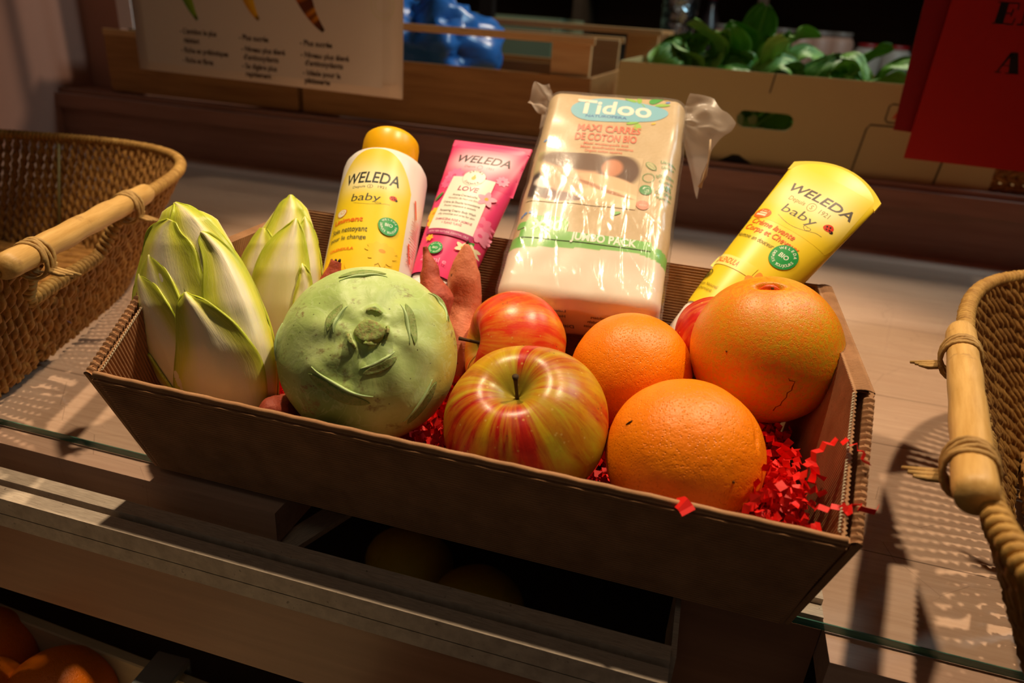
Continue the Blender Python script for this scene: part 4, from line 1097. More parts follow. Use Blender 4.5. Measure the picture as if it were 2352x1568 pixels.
A.text('Depuis', -0.009, YL - 0.0252, 0.0032, rgb(150, 130, 60)); A.ring(0.002, YL - 0.0238, 0.0030, 0.0003, rgb(150, 130, 60)); A.text('S', 0.002, YL - 0.0252, 0.003, rgb(150, 130, 60)); A.text('1921', 0.0115, YL - 0.0252, 0.0032, rgb(150, 130, 60))
A.text('baby', -0.0005, YL - 0.0365, 0.0088, rgb(90, 82, 64), width=0.025, shear=0.05); swirl(A, 0.004, YL - 0.0412, 0.016, rgb(120, 104, 50), 0.0004); ladybug(A, 0.0195, YL - 0.0300, 0.0066)
A.up(); A.ell(-0.0215, YL - 0.0455, 0.0058, 0.0058, ORG); A.up(); A.grid(-0.0250, -0.0180, YL - 0.0480, YL - 0.0460, 3, 1, rgb(250, 236, 200)); A.grid(-0.0243, -0.0187, YL - 0.0452, YL - 0.0438, 3, 1, rgb(250, 236, 200)); A.text('2 en 1', -0.0215, YL - 0.0428, .0018, rgb(250, 236, 200))
A.text('Crème lavante', -0.0055, YL - 0.0565, 0.0046, ORG, width=0.0330, bold=0.014)
A.text('Corps et Cheveux', -0.0015, YL - 0.0625, 0.0046, ORG, width=0.0410, bold=0.014)
A.text('Nettoie en douceur', -0.0085, YL - 0.0690, 0.0032, rgb(130, 116, 40), width=0.0290)
A.up(); A.grid(-0.0240, 0.0100, YL - 0.0905, YL - 0.0835, 16, 3, lambda x, z: mixc(rgb(252, 236, 130), YE, (x + 0.004) / 0.014))
A.up(); A.text('CALENDULA', -0.0115, YL - 0.0888, 0.0036, ORG, width=0.0190, bold=0.02)
biostamp(A, 0.0150, YL - 0.0690, 0.0084)
A.up(); A.flower(0.0175, YL - 0.094, 0.010, rgb(246, 150, 40), rgb(226, 100, 30), 9)
A.up(); A.ring(-0.0165, YL - 0.0980, 0.0036, 0.0005, rgb(70, 64, 20)); A.leaf(-0.0170, YL - 0.0980, 0.0050, 0.0022, 1.2, rgb(70, 64, 20)); A.leaf(-0.0150, YL - 0.0985, 0.0040, 0.0016, 1.2, rgb(70, 64, 20))
A.text('Soin Naturel', -0.0085, YL - 0.1065, 0.0024, rgb(110, 96, 20), width=0.0150); A.text('Authentique', -0.0095, YL - 0.1102, 0.0024, rgb(110, 96, 20), width=0.0140)
YTAB = [(-.02, -.02), (0, 0.0), (.0142, .0214), (.0238, .030), (.0325, .0415), (.0545, .0605), (.068, .0755), (.087, .1005), (.098, .1167), (.11, .130)]
_fy = fr
def ymap(x, z, o):
    d = (YL + .004 - z) * 0.96; k = pw(d, [(-1, 0), (.045, 0), (.06, .003), (.1, .006), (.2, .006)]) if abs(x) < YW * .42 else 0
    return _fy(x * 1.08 - k, YL + .004 - pw(d, YTAB) * YL / .137, o)
A.build('label', ymap, yt, step=0.00005)

# ================================================================ COTTON PACK
FBL = at(1122, 655, y=.140); FBR = at(1530, 728, y=.140); FTL = at(1258, 188, y=.322); FTR = at(1592, 222, y=.322)
bc = (FBL + FBR) / 2; tcn = (FTL + FTR) / 2
BX = ((FBR - FBL).normalized() + (FTR - FTL).normalized()).normalized(); BZ = (tcn - bc).normalized()
BW = ((FBR - FBL).length + (FTR - FTL).length) / 2; BL_ = (tcn - bc).length; BD = 0.048
TB = frame(bc, BZ, BX)      # local: x across, z up the pack, +y away from viewer (into the pack)
pack = thing('cotton_pack', 'large clear bagged pack of beige printed cotton squares leaning over the back wall', 'cotton pack', mat=TB)
def sgnp(x, p): return math.copysign(abs(x) ** p, x)
def packpt(px_, py_, pz_, amp=1.0):
    """unit cube point -> rounded pillow block"""
    hx = BW / 2 - 0.004; hy = BD / 2; hz = BL_ / 2
    # rounded box by clamping
    r = 0.011
    p = Vector((px_ * hx, py_ * hy, pz_ * hz)); q = Vector((max(-hx + r, min(hx - r, p.x)), max(-hy + r, min(hy - r, p.y)), max(-hz + r, min(hz - r, p.z))))
    d = p - q
    if d.length > 1e-7: p = q + d.normalized() * r
    bul = (1 - min(1, abs(px_)) ** 3) * (1 - min(1, abs(pz_)) ** 3)
    p.y += (py_) * 0.0025 * bul * amp
    p += Vector((N3(p, 45, 1), N3(p, 45, 2), N3(p, 45, 3))) * 0.0010 * amp
    return p + Vector((0, hy + 0.0030, hz))
def cubefaces(n1, n2, n3, fn):
    b = MB()
    b.grid(lambda u, v: fn(2 * u - 1, -1, 2 * v - 1), n1, n3); b.grid(lambda u, v: fn(2 * u - 1, 1, 2 * v - 1), n1, n3, flip=True)
    b.grid(lambda u, v: fn(2 * u - 1, 2 * v - 1, -1), n1, n2, flip=True); b.grid(lambda u, v: fn(2 * u - 1, 2 * v - 1, 1), n1, n2)
    b.grid(lambda u, v: fn(-1, 2 * u - 1, 2 * v - 1), n2, n3, flip=True); b.grid(lambda u, v: fn(1, 2 * u - 1, 2 * v - 1), n2, n3)
    return b
GREEN = rgb(120, 196, 92); BEI = rgb(218, 194, 158); WHI = rgb(236, 222, 206); BLU = rgb(134, 200, 226)
def packcol(p):
    x = p.x; z = p.z; s_ = z / BL_
    e = 0.245 - 0.012 * sin(x * 40) + (0.030 if x < -0.02 else 0.0) - 0.20 * max(0, x - 0.045) / 0.02 * 0.35
    speck = 0.06 * N3(p, 700) + 0.03 * N3(p, 200)
    band = 0.205 + 0.035 * sin((x + 0.065) / 0.13 * pi * 0.6) - (1.2 * max(0, x - 0.035) if x > 0.035 else 0) - 0.02
    top = band + 0.052
    if s_ > top: c = mixc(BEI, rgb(200, 174, 136), 0.5 + speck * 6)
    elif s_ > band: c = GREEN
    else: c = WHI
    if p.y > BD * 0.35 and s_ > 0.20 and x > BW * 0.3:
        c = mixc(rgb(200, 172, 120), rgb(90, 74, 56), 0.85 if (N3((p.y * 900, z * 260, 0), 1) > 0.12 and p.y < BD * .8) else 0)
    return c
b = cubefaces(120, 30, 180, packpt)
b.c = [packcol(q) for q in b.v]
b.build('printed_film', M['film_print'], pack, col=True)
A = Art()
def S(s_): return s_ * BL_
WH = rgb(250, 246, 236)
def blob(a):
    rx = 0.0400 * (1 + 0.06 * sin(2 * a) + 0.05 * sin(3 * a + 1)); ry = 0.0150 * (1 + 0.10 * sin(3 * a + 2)); return (0.002 + rx * cos(a), S(.885) + ry * sin(a))
A.fan(blob, 48, BLU, 5)
A.up()
A.text('Tidoo', -0.001, S(.862), 0.0175, WH, width=0.062, bold=0.022)
A.text('NATUROPERA', -0.006, S(.839), 0.0032, rgb(70, 120, 190), width=0.034, bold=0.02, rot=-0.03)
A.up()
for cx, cz, L_, W_, ro, cc1 in ((0.0115, .955, .011, .0035, 2.7, rgb(150, 204, 84)), (0.0185, .962, .012, .004, 1.7, rgb(150, 204, 84)), (0.0335, .968, .0165, .0075, .8, rgb(70, 172, 76)), (0.0390, .935, .013, .0035, .15, rgb(150, 204, 84)), (0.016, .822, .010, .003, .3, rgb(150, 204, 84)), (0.0205, .803, .008, .0065, 1.6, rgb(160, 208, 90))):
    A.leaf(cx, S(cz), L_, W_, ro, cc1)
A.line([(0.021, S(.935)), (0.024, S(.92))], .0008, rgb(150, 204, 84))
for cx, cz, cc1 in ((0.026, .985, rgb(80, 130, 220)), (0.043, .955, rgb(110, 150, 226)), (-0.050, .700, rgb(110, 160, 226)), (0.042, .975, rgb(244, 206, 90)), (-0.045, .722, rgb(244, 206, 90)), (0.033, .832, rgb(244, 200, 80)), (-0.052, .345, rgb(90, 140, 220)), (-0.047, .352, rgb(90, 140, 220)), (-0.055, .335, rgb(90, 140, 220))):
    A.ell(cx, S(cz), 0.0022, 0.0012, cc1, 0.5, 10, 1)
A.raw([(-0.030, S(.973)), (-0.022, S(.980)), (-0.022, S(.992)), (-0.030, S(.985))], [(0, 1, 2, 3)], rgb(50, 110, 200))
A.raw([(-0.022, S(.980)), (-0.016, S(.978)), (-0.016, S(.992)), (-0.022, S(.992))], [(0, 1, 2, 3)], WH)
A.raw([(-0.016, S(.978)), (-0.009, S(.984)), (-0.012, S(.988)), (-0.009, S(.996)), (-0.016, S(.992))], [(0, 1, 2, 3, 4)], rgb(240, 110, 90))
SAL = rgb(230, 118, 94)
A.text('MAXI CARRÉS', -0.001, S(.762), 0.0078, SAL, width=0.051, bold=0.028)
A.text('DE COTON BIO', -0.002, S(.716), 0.0078, SAL, width=0.050, bold=0.028)
A.text('Maxi wattenpads aus', -0.001, S(.693), 0.0030, SAL, width=0.036, bold=0.01); A.text('Maxi quadratini cotone', -0.000, S(.674), 0.0030, SAL, width=0.042, bold=0.01); A.text('Organic cotton squares', -0.002, S(.655), 0.0030, SAL, width=0.030, bold=0.01)
# printed photo of a sleeping baby and a parent's hand (soft printed shapes)
def photo(x, z):
    u = (x + 0.055) / 0.085; v = (z - S(.40)) / (S(.645) - S(.40))
    c = BEI
    def bl(cx, cy, rx, ry, col, soft=0.18, rot=0.0):
        nonlocal c
        dx, dy = u - cx, v - cy; a_, b_ = dx * cos(rot) + dy * sin(rot), -dx * sin(rot) + dy * cos(rot)
        q = sqrt((a_ / rx) ** 2 + (b_ / ry) ** 2); c = mixc(c, col, max(0, min(1, (1 + soft - q) / soft)))
    bl(.10, .85, .16, .30, rgb(196, 184, 140), .8)
    bl(.26, .22, .30, .17, rgb(112, 70, 78), .12, -.25); bl(.07, .30, .10, .22, rgb(60, 44, 50), .4)
    bl(.18, .38, .12, .10, rgb(236, 226, 220), .3, .3)
    bl(.38, .66, .30, .32, rgb(226, 176, 142), .08, -.1)
    bl(.42, .84, .33, .17, rgb(110, 78, 62), .3, -.12)
    bl(.80, .70, .17, .28, rgb(96, 62, 46), .3); bl(.74, .74, .08, .14, rgb(210, 136, 100), .4)
    bl(.66, .34, .36, .24, rgb(240, 198, 160), .12, -.25); bl(.34, .40, .14, .16, rgb(222, 166, 130), .3)
    bl(.80, .18, .28, .13, rgb(244, 218, 180), .2, -.3)
    for k_ in range(4): bl(.50 + .11 * k_, .44 - .07 * k_, .10, .012, rgb(184, 124, 92), .9, -.35)
    return c
A.up(); A.grid(-0.055, 0.030, S(.40), S(.645), 110, 80, photo)
GR = rgb(60, 150, 84)
A.up()
A.leaf(0.0370, S(.610), .010, .0045, -.8, rgb(200, 196, 150)); A.line([(0.033, S(.625)), (0.0415, S(.592))], .0005, GR)
A.line([(0.0370 + .0052 * cos(a_) * .8 - .0026 * sin(a_) * .6, S(.610) - .0052 * cos(a_) * .6 - .0026 * sin(a_) * .8) for a_ in [2 * pi * i / 20 for i in range(21)]], .0004, GR)
A.ring(0.0365, S(.555), .0048, .0005, GR); A.text('%', 0.0430, S(.560), .0030, GR)
A.ell(0.0360, S(.495), .0050, .0050, GR); A.text('G', 0.0360, S(.486), .0055, rgb(220, 236, 214), bold=.03)
A.ell(0.0350, S(.425), .0050, .0045, rgb(232, 140, 116)); A.up(); A.text('eco', 0.0350, S(.420), .0028, rgb(248, 214, 196))
for t_, x_, z_, h_, w_ in (('Ultra doux', .0525, .628, .0030, .0165), ('Ultra soft', .0520, .605, .0026, .0130), ('0% Chlore', .0520, .565, .0030, .0155), ('Chlorine free', .0520, .542, .0026, .0140), ('100%', .0515, .510, .0050, .0120), ('COTON BIO', .0520, .487, .0034, .0170), ('Organic cotton', .0520, .466, .0026, .0160)):
    A.text(t_, x_, S(z_), h_, GR, width=w_, bold=.012)
A.up()
A.fan(lambda a_: (-0.0325 + 0.0165 * sgnp(cos(a_), .7), S(.292) + 0.0105 * sgnp(sin(a_), .7)), 32, GREEN, 3)
A.leaf(-0.052, S(.292), 0.014, 0.007, 0.1, GREEN); A.leaf(0.017, S(.375), .008, .003, .4, GREEN)
A.grid(-0.052, 0.046, S(.236), S(.272), 40, 3, GREEN)
A.up(); A.text('X80', -0.0325, S(.273), 0.0105, WH, width=0.0240, bold=.035)
A.text('JUMBO PACK', 0.0115, S(.2425), 0.0070, WH, width=0.0480, bold=.03)
hy = BD / 2
def frontmap(x, z, o):
    hx = BW / 2 - 0.004; q = packpt(x / hx, -1, (z - BL_ / 2) / (BL_ / 2)); return q + Vector((0, -0.0002 - o, 0))
A.build('front_print', frontmap, pack, M['film_print'], step=0.00006)
# writing on the bottom face (upside down towards the viewer)
A = Art(); BLW = rgb(60, 90, 160); BKT = rgb(80, 60, 60)
for t_, x_, y_, h_, w_, c_ in (('Luiers', -0.012, .013, .0032, .011, BLW), ('Hosen', -0.012, .020, .0032, .010, BLW), ('Disp', -0.006, .031, .0036, .010, BLW),
                              ('Wegwerpluiers', .022, .016, .0034, .0225, BKT), ('Wegwerfwindeln', .021, .0215, .0034, .024, BKT), ('Disposable nappies', .020, .027, .0034, .027, BKT), ('jetables', .022, .0335, .0042, .014, BKT), ('Couches', .022, .040, .0046, .014, BKT)):
    A.text(t_, x_, y_, h_, c_, width=w_, bold=.015, rot=pi)
def botmap(x, y, o):
    hx = BW / 2 - 0.004; q = packpt(x / hx, y / BD * 2 - 1, -1); return q + Vector((0, 0, -0.0002 - o))
A.build('bottom_print', botmap, pack, M['film_print'])
# clear outer bag, wrinkled, with flared gathered top corners
kb = bpy.data.materials.new('clear_crinkled_plastic'); kb.use_nodes = True
nt = kb.node_tree; nt.nodes.clear()
out = nt.nodes.new('ShaderNodeOutputMaterial'); tr = nt.nodes.new('ShaderNodeBsdfTransparent'); gs = nt.nodes.new('ShaderNodeBsdfGlossy'); df = nt.nodes.new('ShaderNodeBsdfDiffuse')
tlu = nt.nodes.new('ShaderNodeBsdfTranslucent')
m1 = nt.nodes.new('ShaderNodeMixShader'); m2 = nt.nodes.new('ShaderNodeMixShader'); m3 = nt.nodes.new('ShaderNodeMixShader'); fz = nt.nodes.new('ShaderNodeFresnel'); fz.inputs[0].default_value = 1.45
gs.inputs['Roughness'].default_value = 0.2; df.inputs[0].default_value = rgb(236, 224, 212); tlu.inputs[0].default_value = rgb(230, 214, 200)
tr.inputs[0].default_value = (0.97, 0.96, 0.94, 1)
tcb = nt.nodes.new('ShaderNodeTexCoord'); nb = nt.nodes.new('ShaderNodeTexNoise'); nb.inputs['Scale'].default_value = 26; nb.inputs['Detail'].default_value = 6; nb.inputs['Distortion'].default_value = 1.4
bb = nt.nodes.new('ShaderNodeBump'); bb.inputs['Distance'].default_value = 0.002; bb.inputs['Strength'].default_value = 0.35
sz_ = nt.nodes.new('ShaderNodeSeparateXYZ'); nt.links.new(tcb.outputs['Object'], sz_.inputs[0])
mr_ = nt.nodes.new('ShaderNodeMapRange'); mr_.inputs[1].default_value = 0.08; mr_.inputs[2].default_value = 0.17; mr_.inputs[3].default_value = 0.60; mr_.inputs[4].default_value = 0.16
nt.links.new(sz_.outputs[2], mr_.inputs[0]); nt.links.new(mr_.outputs[0], bb.inputs['Strength'])
mpb = nt.nodes.new('ShaderNodeMapping'); mpb.inputs['Scale'].default_value = (1.5, 1, 0.55); nt.links.new(tcb.outputs['Object'], mpb.inputs[0]); nt.links.new(mpb.outputs[0], nb.inputs['Vector'])
nt.links.new(nb.outputs[0], bb.inputs['Height'])
for n_ in (gs, df): nt.links.new(bb.outputs[0], n_.inputs['Normal'])
nt.links.new(df.outputs[0], m3.inputs[1]); nt.links.new(tlu.outputs[0], m3.inputs[2]); m3.inputs[0].default_value = 0.5
m1.inputs[0].default_value = 0.09; nt.links.new(tr.outputs[0], m1.inputs[1]); nt.links.new(m3.outputs[0], m1.inputs[2])
mul = nt.nodes.new('ShaderNodeMath'); mul.operation = 'MULTIPLY_ADD'; mul.inputs[1].default_value = 0.75; mul.inputs[2].default_value = 0.0
ge2 = nt.nodes.new('ShaderNodeNewGeometry'); mb2 = nt.nodes.new('ShaderNodeMath'); mb2.operation = 'MULTIPLY_ADD'; mb2.inputs[1].default_value = -0.75; mb2.inputs[2].default_value = 0.75
nt.links.new(ge2.outputs['Backfacing'], mb2.inputs[0]); nt.links.new(mb2.outputs[0], mul.inputs[1])
nt.links.new(fz.outputs[0], mul.inputs[0]); nt.links.new(mul.outputs[0], m2.inputs[0])
nt.links.new(m1.outputs[0], m2.inputs[1]); nt.links.new(gs.outputs[0], m2.inputs[2]); nt.links.new(m2.outputs[0], out.inputs[0])
kb2 = kb.copy(); kb2.name = 'milky_bag_plastic'
for n_ in kb2.node_tree.nodes:
    if n_.type == 'MIX_SHADER' and abs(n_.inputs[0].default_value - 0.09) < 1e-3: n_.inputs[0].default_value = 0.55
    if n_.type == 'BSDF_GLOSSY': n_.inputs['Roughness'].default_value = .3
def bagpt(a, b_, c_):
    p = packpt(a, b_, c_); d = Vector((a, b_, c_))
    n_ = Vector((sgnp(a, 5), sgnp(b_, 5), sgnp(c_, 5))); n_ = n_.normalized() if n_.length > 1e-4 else d
    s_ = (c_ + 1) / 2
    off = 0.0019 + 0.0008 * abs(N3(p, 30, 8))
    # folds that run down the film, strongest on the lower part
    ridg = abs(N3((p.x * 60 + p.z * 6, p.z * 9, p.y * 30), 1, 3)); rd = max(0, 1 - ridg / 0.16)
    off += 0.0011 * rd * max(0.0, min(1.0, 1.3 - 1.9 * s_))
    rid2 = abs(N3((p.x * 22 + 3, p.z * 38 + p.x * 40, p.y * 20), 1, 6)); off += 0.0008 * max(0, 1 - rid2 / 0.12) * max(0.0, 1 - 1.5 * s_)
    return p + n_ * off
b = cubefaces(110, 26, 160, bagpt)
o = b.build('clear_bag', kb, pack)
# gathered ears at the top corners
def ear(sx_, pts, name='bag_corner'):
    b = MB(); n = len(pts)
    base = Vector((sx_ * (BW / 2 - 0.010), BD / 2 + 0.002, BL_ - 0.003))
    ctr_ = [base] ; 
    def fe(u, v):
        t = u * (n - 1); k = min(int(t), n - 2); q = pts[k].lerp(pts[k + 1], t - k)
        c_ = base.lerp(q, v); c_ += Vector((0, 0.004 * sin(u * 17) * v * (1 - 0.3 * v) + 0.003 * N3((u * 6, v * 4, sx_), 1), 0.0015 * sin(u * 23) * v)); return c_
    b.grid(fe, 40, 16); o = b.build(name, kb2, pack); return o
Li = TB.inverted()
def loc_(px, py, dy): 
    q = at(px, py, y=.322 + dy); return Li @ q
ear(-1, [loc_(1262, 192, .01), loc_(1238, 186, .0), loc_(1222, 205, -.004), loc_(1212, 228, -.006), loc_(1222, 248, -.006), loc_(1244, 256, -.004), loc_(1240, 300, .01)])
ear(1, [loc_(1585, 214, .02), loc_(1640, 222, .02), loc_(1660, 258, .01), loc_(1692, 280, .0), loc_(1668, 310, .0), loc_(1632, 350, .005), loc_(1612, 400, .01), loc_(1600, 460, .02)])
# thin side film hanging off the right edge and top flap
b = MB()
b.grid(lambda u, v: Vector((-BW / 2 + 0.012 + (BW - 0.024) * u, BD * 0.25 + BD * 0.6 * v, BL_ + 0.0015 + 0.004 * sin(u * 3.1) * sin(pi * v) + 0.0012 * sin(u * 40 + v * 8))), 60, 10)
b.build('bag_top', kb, pack)
m_cord = plain('cotton_cord', rgb(206, 178, 146), 0.8, 0.2)
b = MB(); cp = [loc_(1632, 320, -.002), loc_(1630, 350, -.004), loc_(1625, 380, -.004), loc_(1619, 402, -.004), loc_(1613, 416, -.004), loc_(1607, 430, -.004)]
b.tube(cp, [0.0007, 0.0007, 0.0007, 0.0018, 0.0009, 0.0018], 8); b.build('drawstring', m_cord, pack)

# ================================================================ WICKER BASKETS
m_wk = mat_rope('seagrass', rgb(112, 70, 28), rgb(168, 120, 56), rgb(206, 164, 92))
m_wk2 = mat_rope('seagrass_rim', rgb(140, 98, 46), rgb(190, 148, 78), rgb(216, 180, 110))
m_stick = NM('pale_stick_wood', 0.5, 0.35)
sg_ = m_stick.noise(40, 5, 0.65, m_stick.mapping((1, 1, 1)))
st2 = m_stick.noise(30, 4, 0.7, m_stick.mapping((8, 0.6, 8)))
cS = m_stick.ramp(st2, [(0.3, rgb(188, 142, 74)), (0.7, rgb(216, 172, 104))])
m_stick.color(m_stick.mix(m_stick.maprange(sg_, 0.62, 0.70, 0, 0.5), cS, rgb(150, 110, 68))); m_stick.bump(st2, 0.0004, 0.5)
BA, BBh, BBf, BHt = 0.400, 0.355, 0.215, 0.121     # half length (x), half depth (y), rim height
def sup(a, A_, B_, e=0.47): return A_ * sgnp(cos(a), e), B_ * sgnp(sin(a), e)
def rimz(x, y):
    """rim dips under each handle"""
    t = max(0, 1 - (abs(y) / 0.062) ** 8) if abs(x) > BA * 0.9 else 0
    return BHt - 0.040 * max(0, min(1, (0.066 - abs(y)) / 0.010)) * (1 if abs(x) > BA * 0.9 else 0)
def bpos(a, h):
    k_ = h / BHt; x, y = sup(a, BA - 0.062 * (1 - k_), (BBh if sin(a) > 0 else BBf) - 0.050 * (1 - k_)); return Vector((x, y, h))
# perimeter samples evenly spaced
per = []; N_ = 4000; prev = None; acc = 0; LEN = []
for i in range(N_ + 1):
    a = 2 * pi * i / N_; q = bpos(a, BHt); acc += (q - prev).length if prev else 0; LEN.append((acc, a)); prev = q
def a_at(s_):
    lo, hi = 0, N_
    while lo < hi:
        m_ = (lo + hi) // 2
        if LEN[m_][0] < s_: lo = m_ + 1
        else: hi = m_
    return LEN[lo][1]
bas = thing('wicker_basket', 'x', 'basket', (0, 0, 0))
ropes = MB(); cntr = int(acc / 0.0098)
for i in range(cntr):
    s0 = acc * (i + 0.5) / cntr; a = a_at(s0); top = rimz(*bpos(a, BHt).xy); ph = random.uniform(0, 6.28); nseg = 26
    slant = 0.016
    for st_ in (0, 1):
        pts = []
        for j in range(nseg + 1):
            h = 0.003 + (top - 0.003) * j / nseg
            aa = a_at(max(0, min(acc, s0 + slant * (j / nseg - 0.5)))); c_ = bpos(aa, h); c2_ = bpos(a_at(min(acc, s0 + slant * (j / nseg - 0.5) + 0.002)), h)
            t_ = (c2_ - c_); t_ = t_.normalized() if t_.length > 1e-7 else Vector((1, 0, 0)); n_ = Vector((t_.y, -t_.x, 0))
            w_ = 2 * pi * h / 0.021 + ph + st_ * pi
            pts.append(c_ + t_ * (0.0021 * cos(w_)) + n_ * (0.0021 * sin(w_)))
        ropes.tube(pts, 0.0024, 5, cap=False)
ropes.build('woven_wall', m_wk, bas)
# rim rope: core with wrapped coils
def rim_path(n): return [(lambda a: bpos(a, rimz(*bpos(a, BHt).xy)))(a_at(acc * i / n)) for i in range(n + 1)]
b = MB(); rp = rim_path(420); nw = 5200
pts = []
Lr = [0]
for i in range(1, len(rp)): Lr.append(Lr[-1] + (rp[i] - rp[i - 1]).length)
def rp_at(s_):
    import bisect
    k = min(max(bisect.bisect_left(Lr, s_), 1), len(Lr) - 1); f_ = (s_ - Lr[k - 1]) / max(1e-9, Lr[k] - Lr[k - 1]); return rp[k - 1].lerp(rp[k], f_), (rp[k] - rp[k - 1]).normalized()
nturn = int(Lr[-1] / 0.0052)
for i in range(nturn * 10 + 1):
    s_ = Lr[-1] * i / (nturn * 10); c_, t_ = rp_at(s_); n_ = t_.cross(Vector((0, 0, 1))); n_ = n_.normalized() if n_.length > .1 else Vector((1, 0, 0)); u_ = n_.cross(t_)
    w_ = 2 * pi * i / 10; pts.append(c_ + n_ * (0.0034 * cos(w_)) + u_ * (0.0034 * sin(w_)))
b.tube(pts, 0.0024, 5, cap=False); b.tube(rp, 0.0036, 8, cap=False)
b.build('rim', m_wk2, bas)
# floor of the basket: parallel cords
b = MB()
for i in range(44):
    y = -0.155 + 0.45 * (i + .5) / 44; xm = (BA - 0.070) * (1 - abs((y - .07) / 0.236) ** 5) ** 0.2
    b.tube([Vector((-xm + 2 * xm * j / 60, y + 0.0008 * sin(j * 1.7 + i), 0.006 + 0.0016 * sin(j * 1.2 + (i % 2) * pi))) for j in range(61)], 0.0052, 6, cap=False)
b.build('woven_floor', m_wk, bas)
m_tie = mat_rope('tie_cord', rgb(150, 112, 62), rgb(190, 152, 92), rgb(214, 180, 120))
for sg in (-1, 1):
    b = MB(); X0 = sg * (BA + 0.003); pts = []; rr = []
    for j in range(33):
        y = -0.102 + 0.204 * j / 32; pts.append(Vector((X0, y, BHt + 0.003 + 0.0004 * sin(j)))); rr.append(0.0086 * (0.97 + 0.02 * sin(j * .7)))
    rr[0] *= .9; rr[-1] *= .9
    st_o = b.build('handle_stick', m_stick.m, bas) if False else None
    b.tube(pts, rr, 20); b.build('handle_stick', m_stick.m, bas)
    for yy in (-0.070, 0.066):
        b = MB(); pts = []
        for j in range(76):
            w_ = 2 * pi * j / 19; pts.append(Vector((X0 + 0.0100 * cos(w_), yy - 0.007 + 0.014 * j / 75 + 0.0012 * sin(j * .9), BHt - 0.001 + 0.0125 * sin(w_))))
        b.tube(pts, 0.0014, 6)
        pts = [Vector((X0 + 0.0088 * sg, yy - 0.004 + .002 * k_, BHt - 0.006 - 0.003 * k_)) for k_ in range(3)] 
        for k_ in range(3):
            b.tube([Vector((X0 + sg * 0.008, yy + 0.003 * k_ - .003, BHt - 0.008)), Vector((X0 + sg * (0.014 + .001 * k_), yy + 0.003 * k_ - .001, BHt - 0.011)), Vector((X0 + sg * (0.019 + .002 * k_), yy + 0.006 * k_ - .004, BHt - 0.010 - .002 * k_))], [0.0017, 0.0015, 0.0009], 6)
        b.build('tie', m_tie, bas)
b = MB()
for (x, y) in ((0.21, BBh - 0.022),):
    b.tube([Vector((x, y - 0.040, 0.008)), Vector((x, y, BHt - 0.004))], 0.0016, 8)
b.build('stake', plain('green_wire', rgb(112, 104, 62), 0.5), bas)
def copy_tree(o, parent=None):
    c = o.copy(); COL.objects.link(c)
    if parent: c.parent = parent
    for ch in list(o.children):
        if ch.name in CH[o.name]: copy_tree(ch, c)
    return c
def copy_thing(root):
    kids = list(root.children); c = root.copy(); COL.objects.link(c)
    for k in kids:
        g = list(k.children); kk_ = k.copy(); COL.objects.link(kk_); kk_.parent = c
        for q in g: qq = q.copy(); COL.objects.link(qq); qq.parent = kk_
    return c
bas2 = copy_thing(bas)
def basket_place(o, m, ang, sgn):
    """put the handle on side sgn at world point m, basket turned by ang"""
    o.rotation_euler = (0, 0, ang); X0 = sgn * (BA + 0.003)
    o.location = (m[0] - X0 * cos(ang), m[1] - X0 * sin(ang), 0.0002)
basket_place(bas, (-0.316, 0.093), 0.326, 1)
basket_place(bas2, (0.261, 0.055), -0.231, -1)
tag(bas, 'seagrass basket with a stick handle left of the gift box', 'basket', 'seagrass baskets')
tag(bas2, 'seagrass basket with a stick handle at the right edge, right of the gift box', 'basket', 'seagrass baskets')
def crumple(name, label, c, sx_, sy_, mat, h=0.02, cat='wrapping'):
    b = MB()
    b.grid(lambda u, v: Vector(((u - .5) * sx_, (v - .5) * sy_, h * (0.5 + 0.9 * abs(N3((u * 4, v * 4, c[0] * 9), 1)) + .4 * N3((u * 11, v * 11, 2), 1)))), 34, 34)
    o = b.build(name, mat, loc=c, smooth=False); solid(o, 0.0004); return tag(o, label, cat)
m_pur = plain('purple_tissue', rgb(104, 92, 140), 0.5, 0.4)
crumple('tissue_paper', 'crumpled purple tissue paper inside the left basket', (-0.44, 0.060, 0.014), 0.14, 0.10, m_pur, .028, 'tissue paper')
crumple('tissue_paper', 'crumpled purple tissue paper inside the right basket', (0.43, 0.10, 0.014), 0.14, 0.14, m_pur, .028, 'tissue paper')

# ================================================================ BACKGROUND ON THE STEP
m_cw = mat_wood('crate_wood', rgb(134, 92, 48), rgb(176, 128, 74), (1, 10, 14))
m_cwl = mat_wood('pale_lath_wood', rgb(190, 146, 94), rgb(216, 176, 124), (1, 10, 14))
def crate(label, x0, x1, y0, y1, z0, zt, blk=0.065, board=0.105, top=0.012, mat=None, slant=None, loc=None):
    c = Vector(((x0 + x1) / 2, (y0 + y1) / 2, z0)); root = thing('wooden_crate', label, 'crate', c)
    def bx(nm, *a, m_=None):
        b = MB(); b.box(*a); b.v = [q - c for q in b.v]; bevel(b.build(nm, m_ or m_cw, root, smooth=False), 0.0012, 1)
    for yy in (y0, y1 - 0.008):
        bx('side_board', x0, x1, yy, yy + 0.008, z0 + 0.002, z0 + board)
        bx('top_lath', x0, x1, yy - 0.002, yy + 0.007, zt - top, zt, m_=m_cwl)
    for xx in (x0, x1 - 0.006): bx('end_board', xx, xx + 0.006, y0 + 0.009, y1 - 0.009, z0 + 0.002, z0 + board)
    for xx in (x0 + 0.0065, x1 - blk - 0.0065):
        for yy in (y0 + 0.0085, y1 - 0.024): bx('corner_post', xx, xx + blk, yy, yy + 0.015, z0 + 0.002, zt - top * 0.4, m_=m_cwl)
    bx('crate_floor', x0 + .007, x1 - .007, y0 + .025, y1 - .025, z0 + 0.004, z0 + 0.010)
    return root
crate('long brown wooden crate standing behind the banana sheet', -0.62, -0.090, 0.893, 1.25, 0.1005, 0.266)
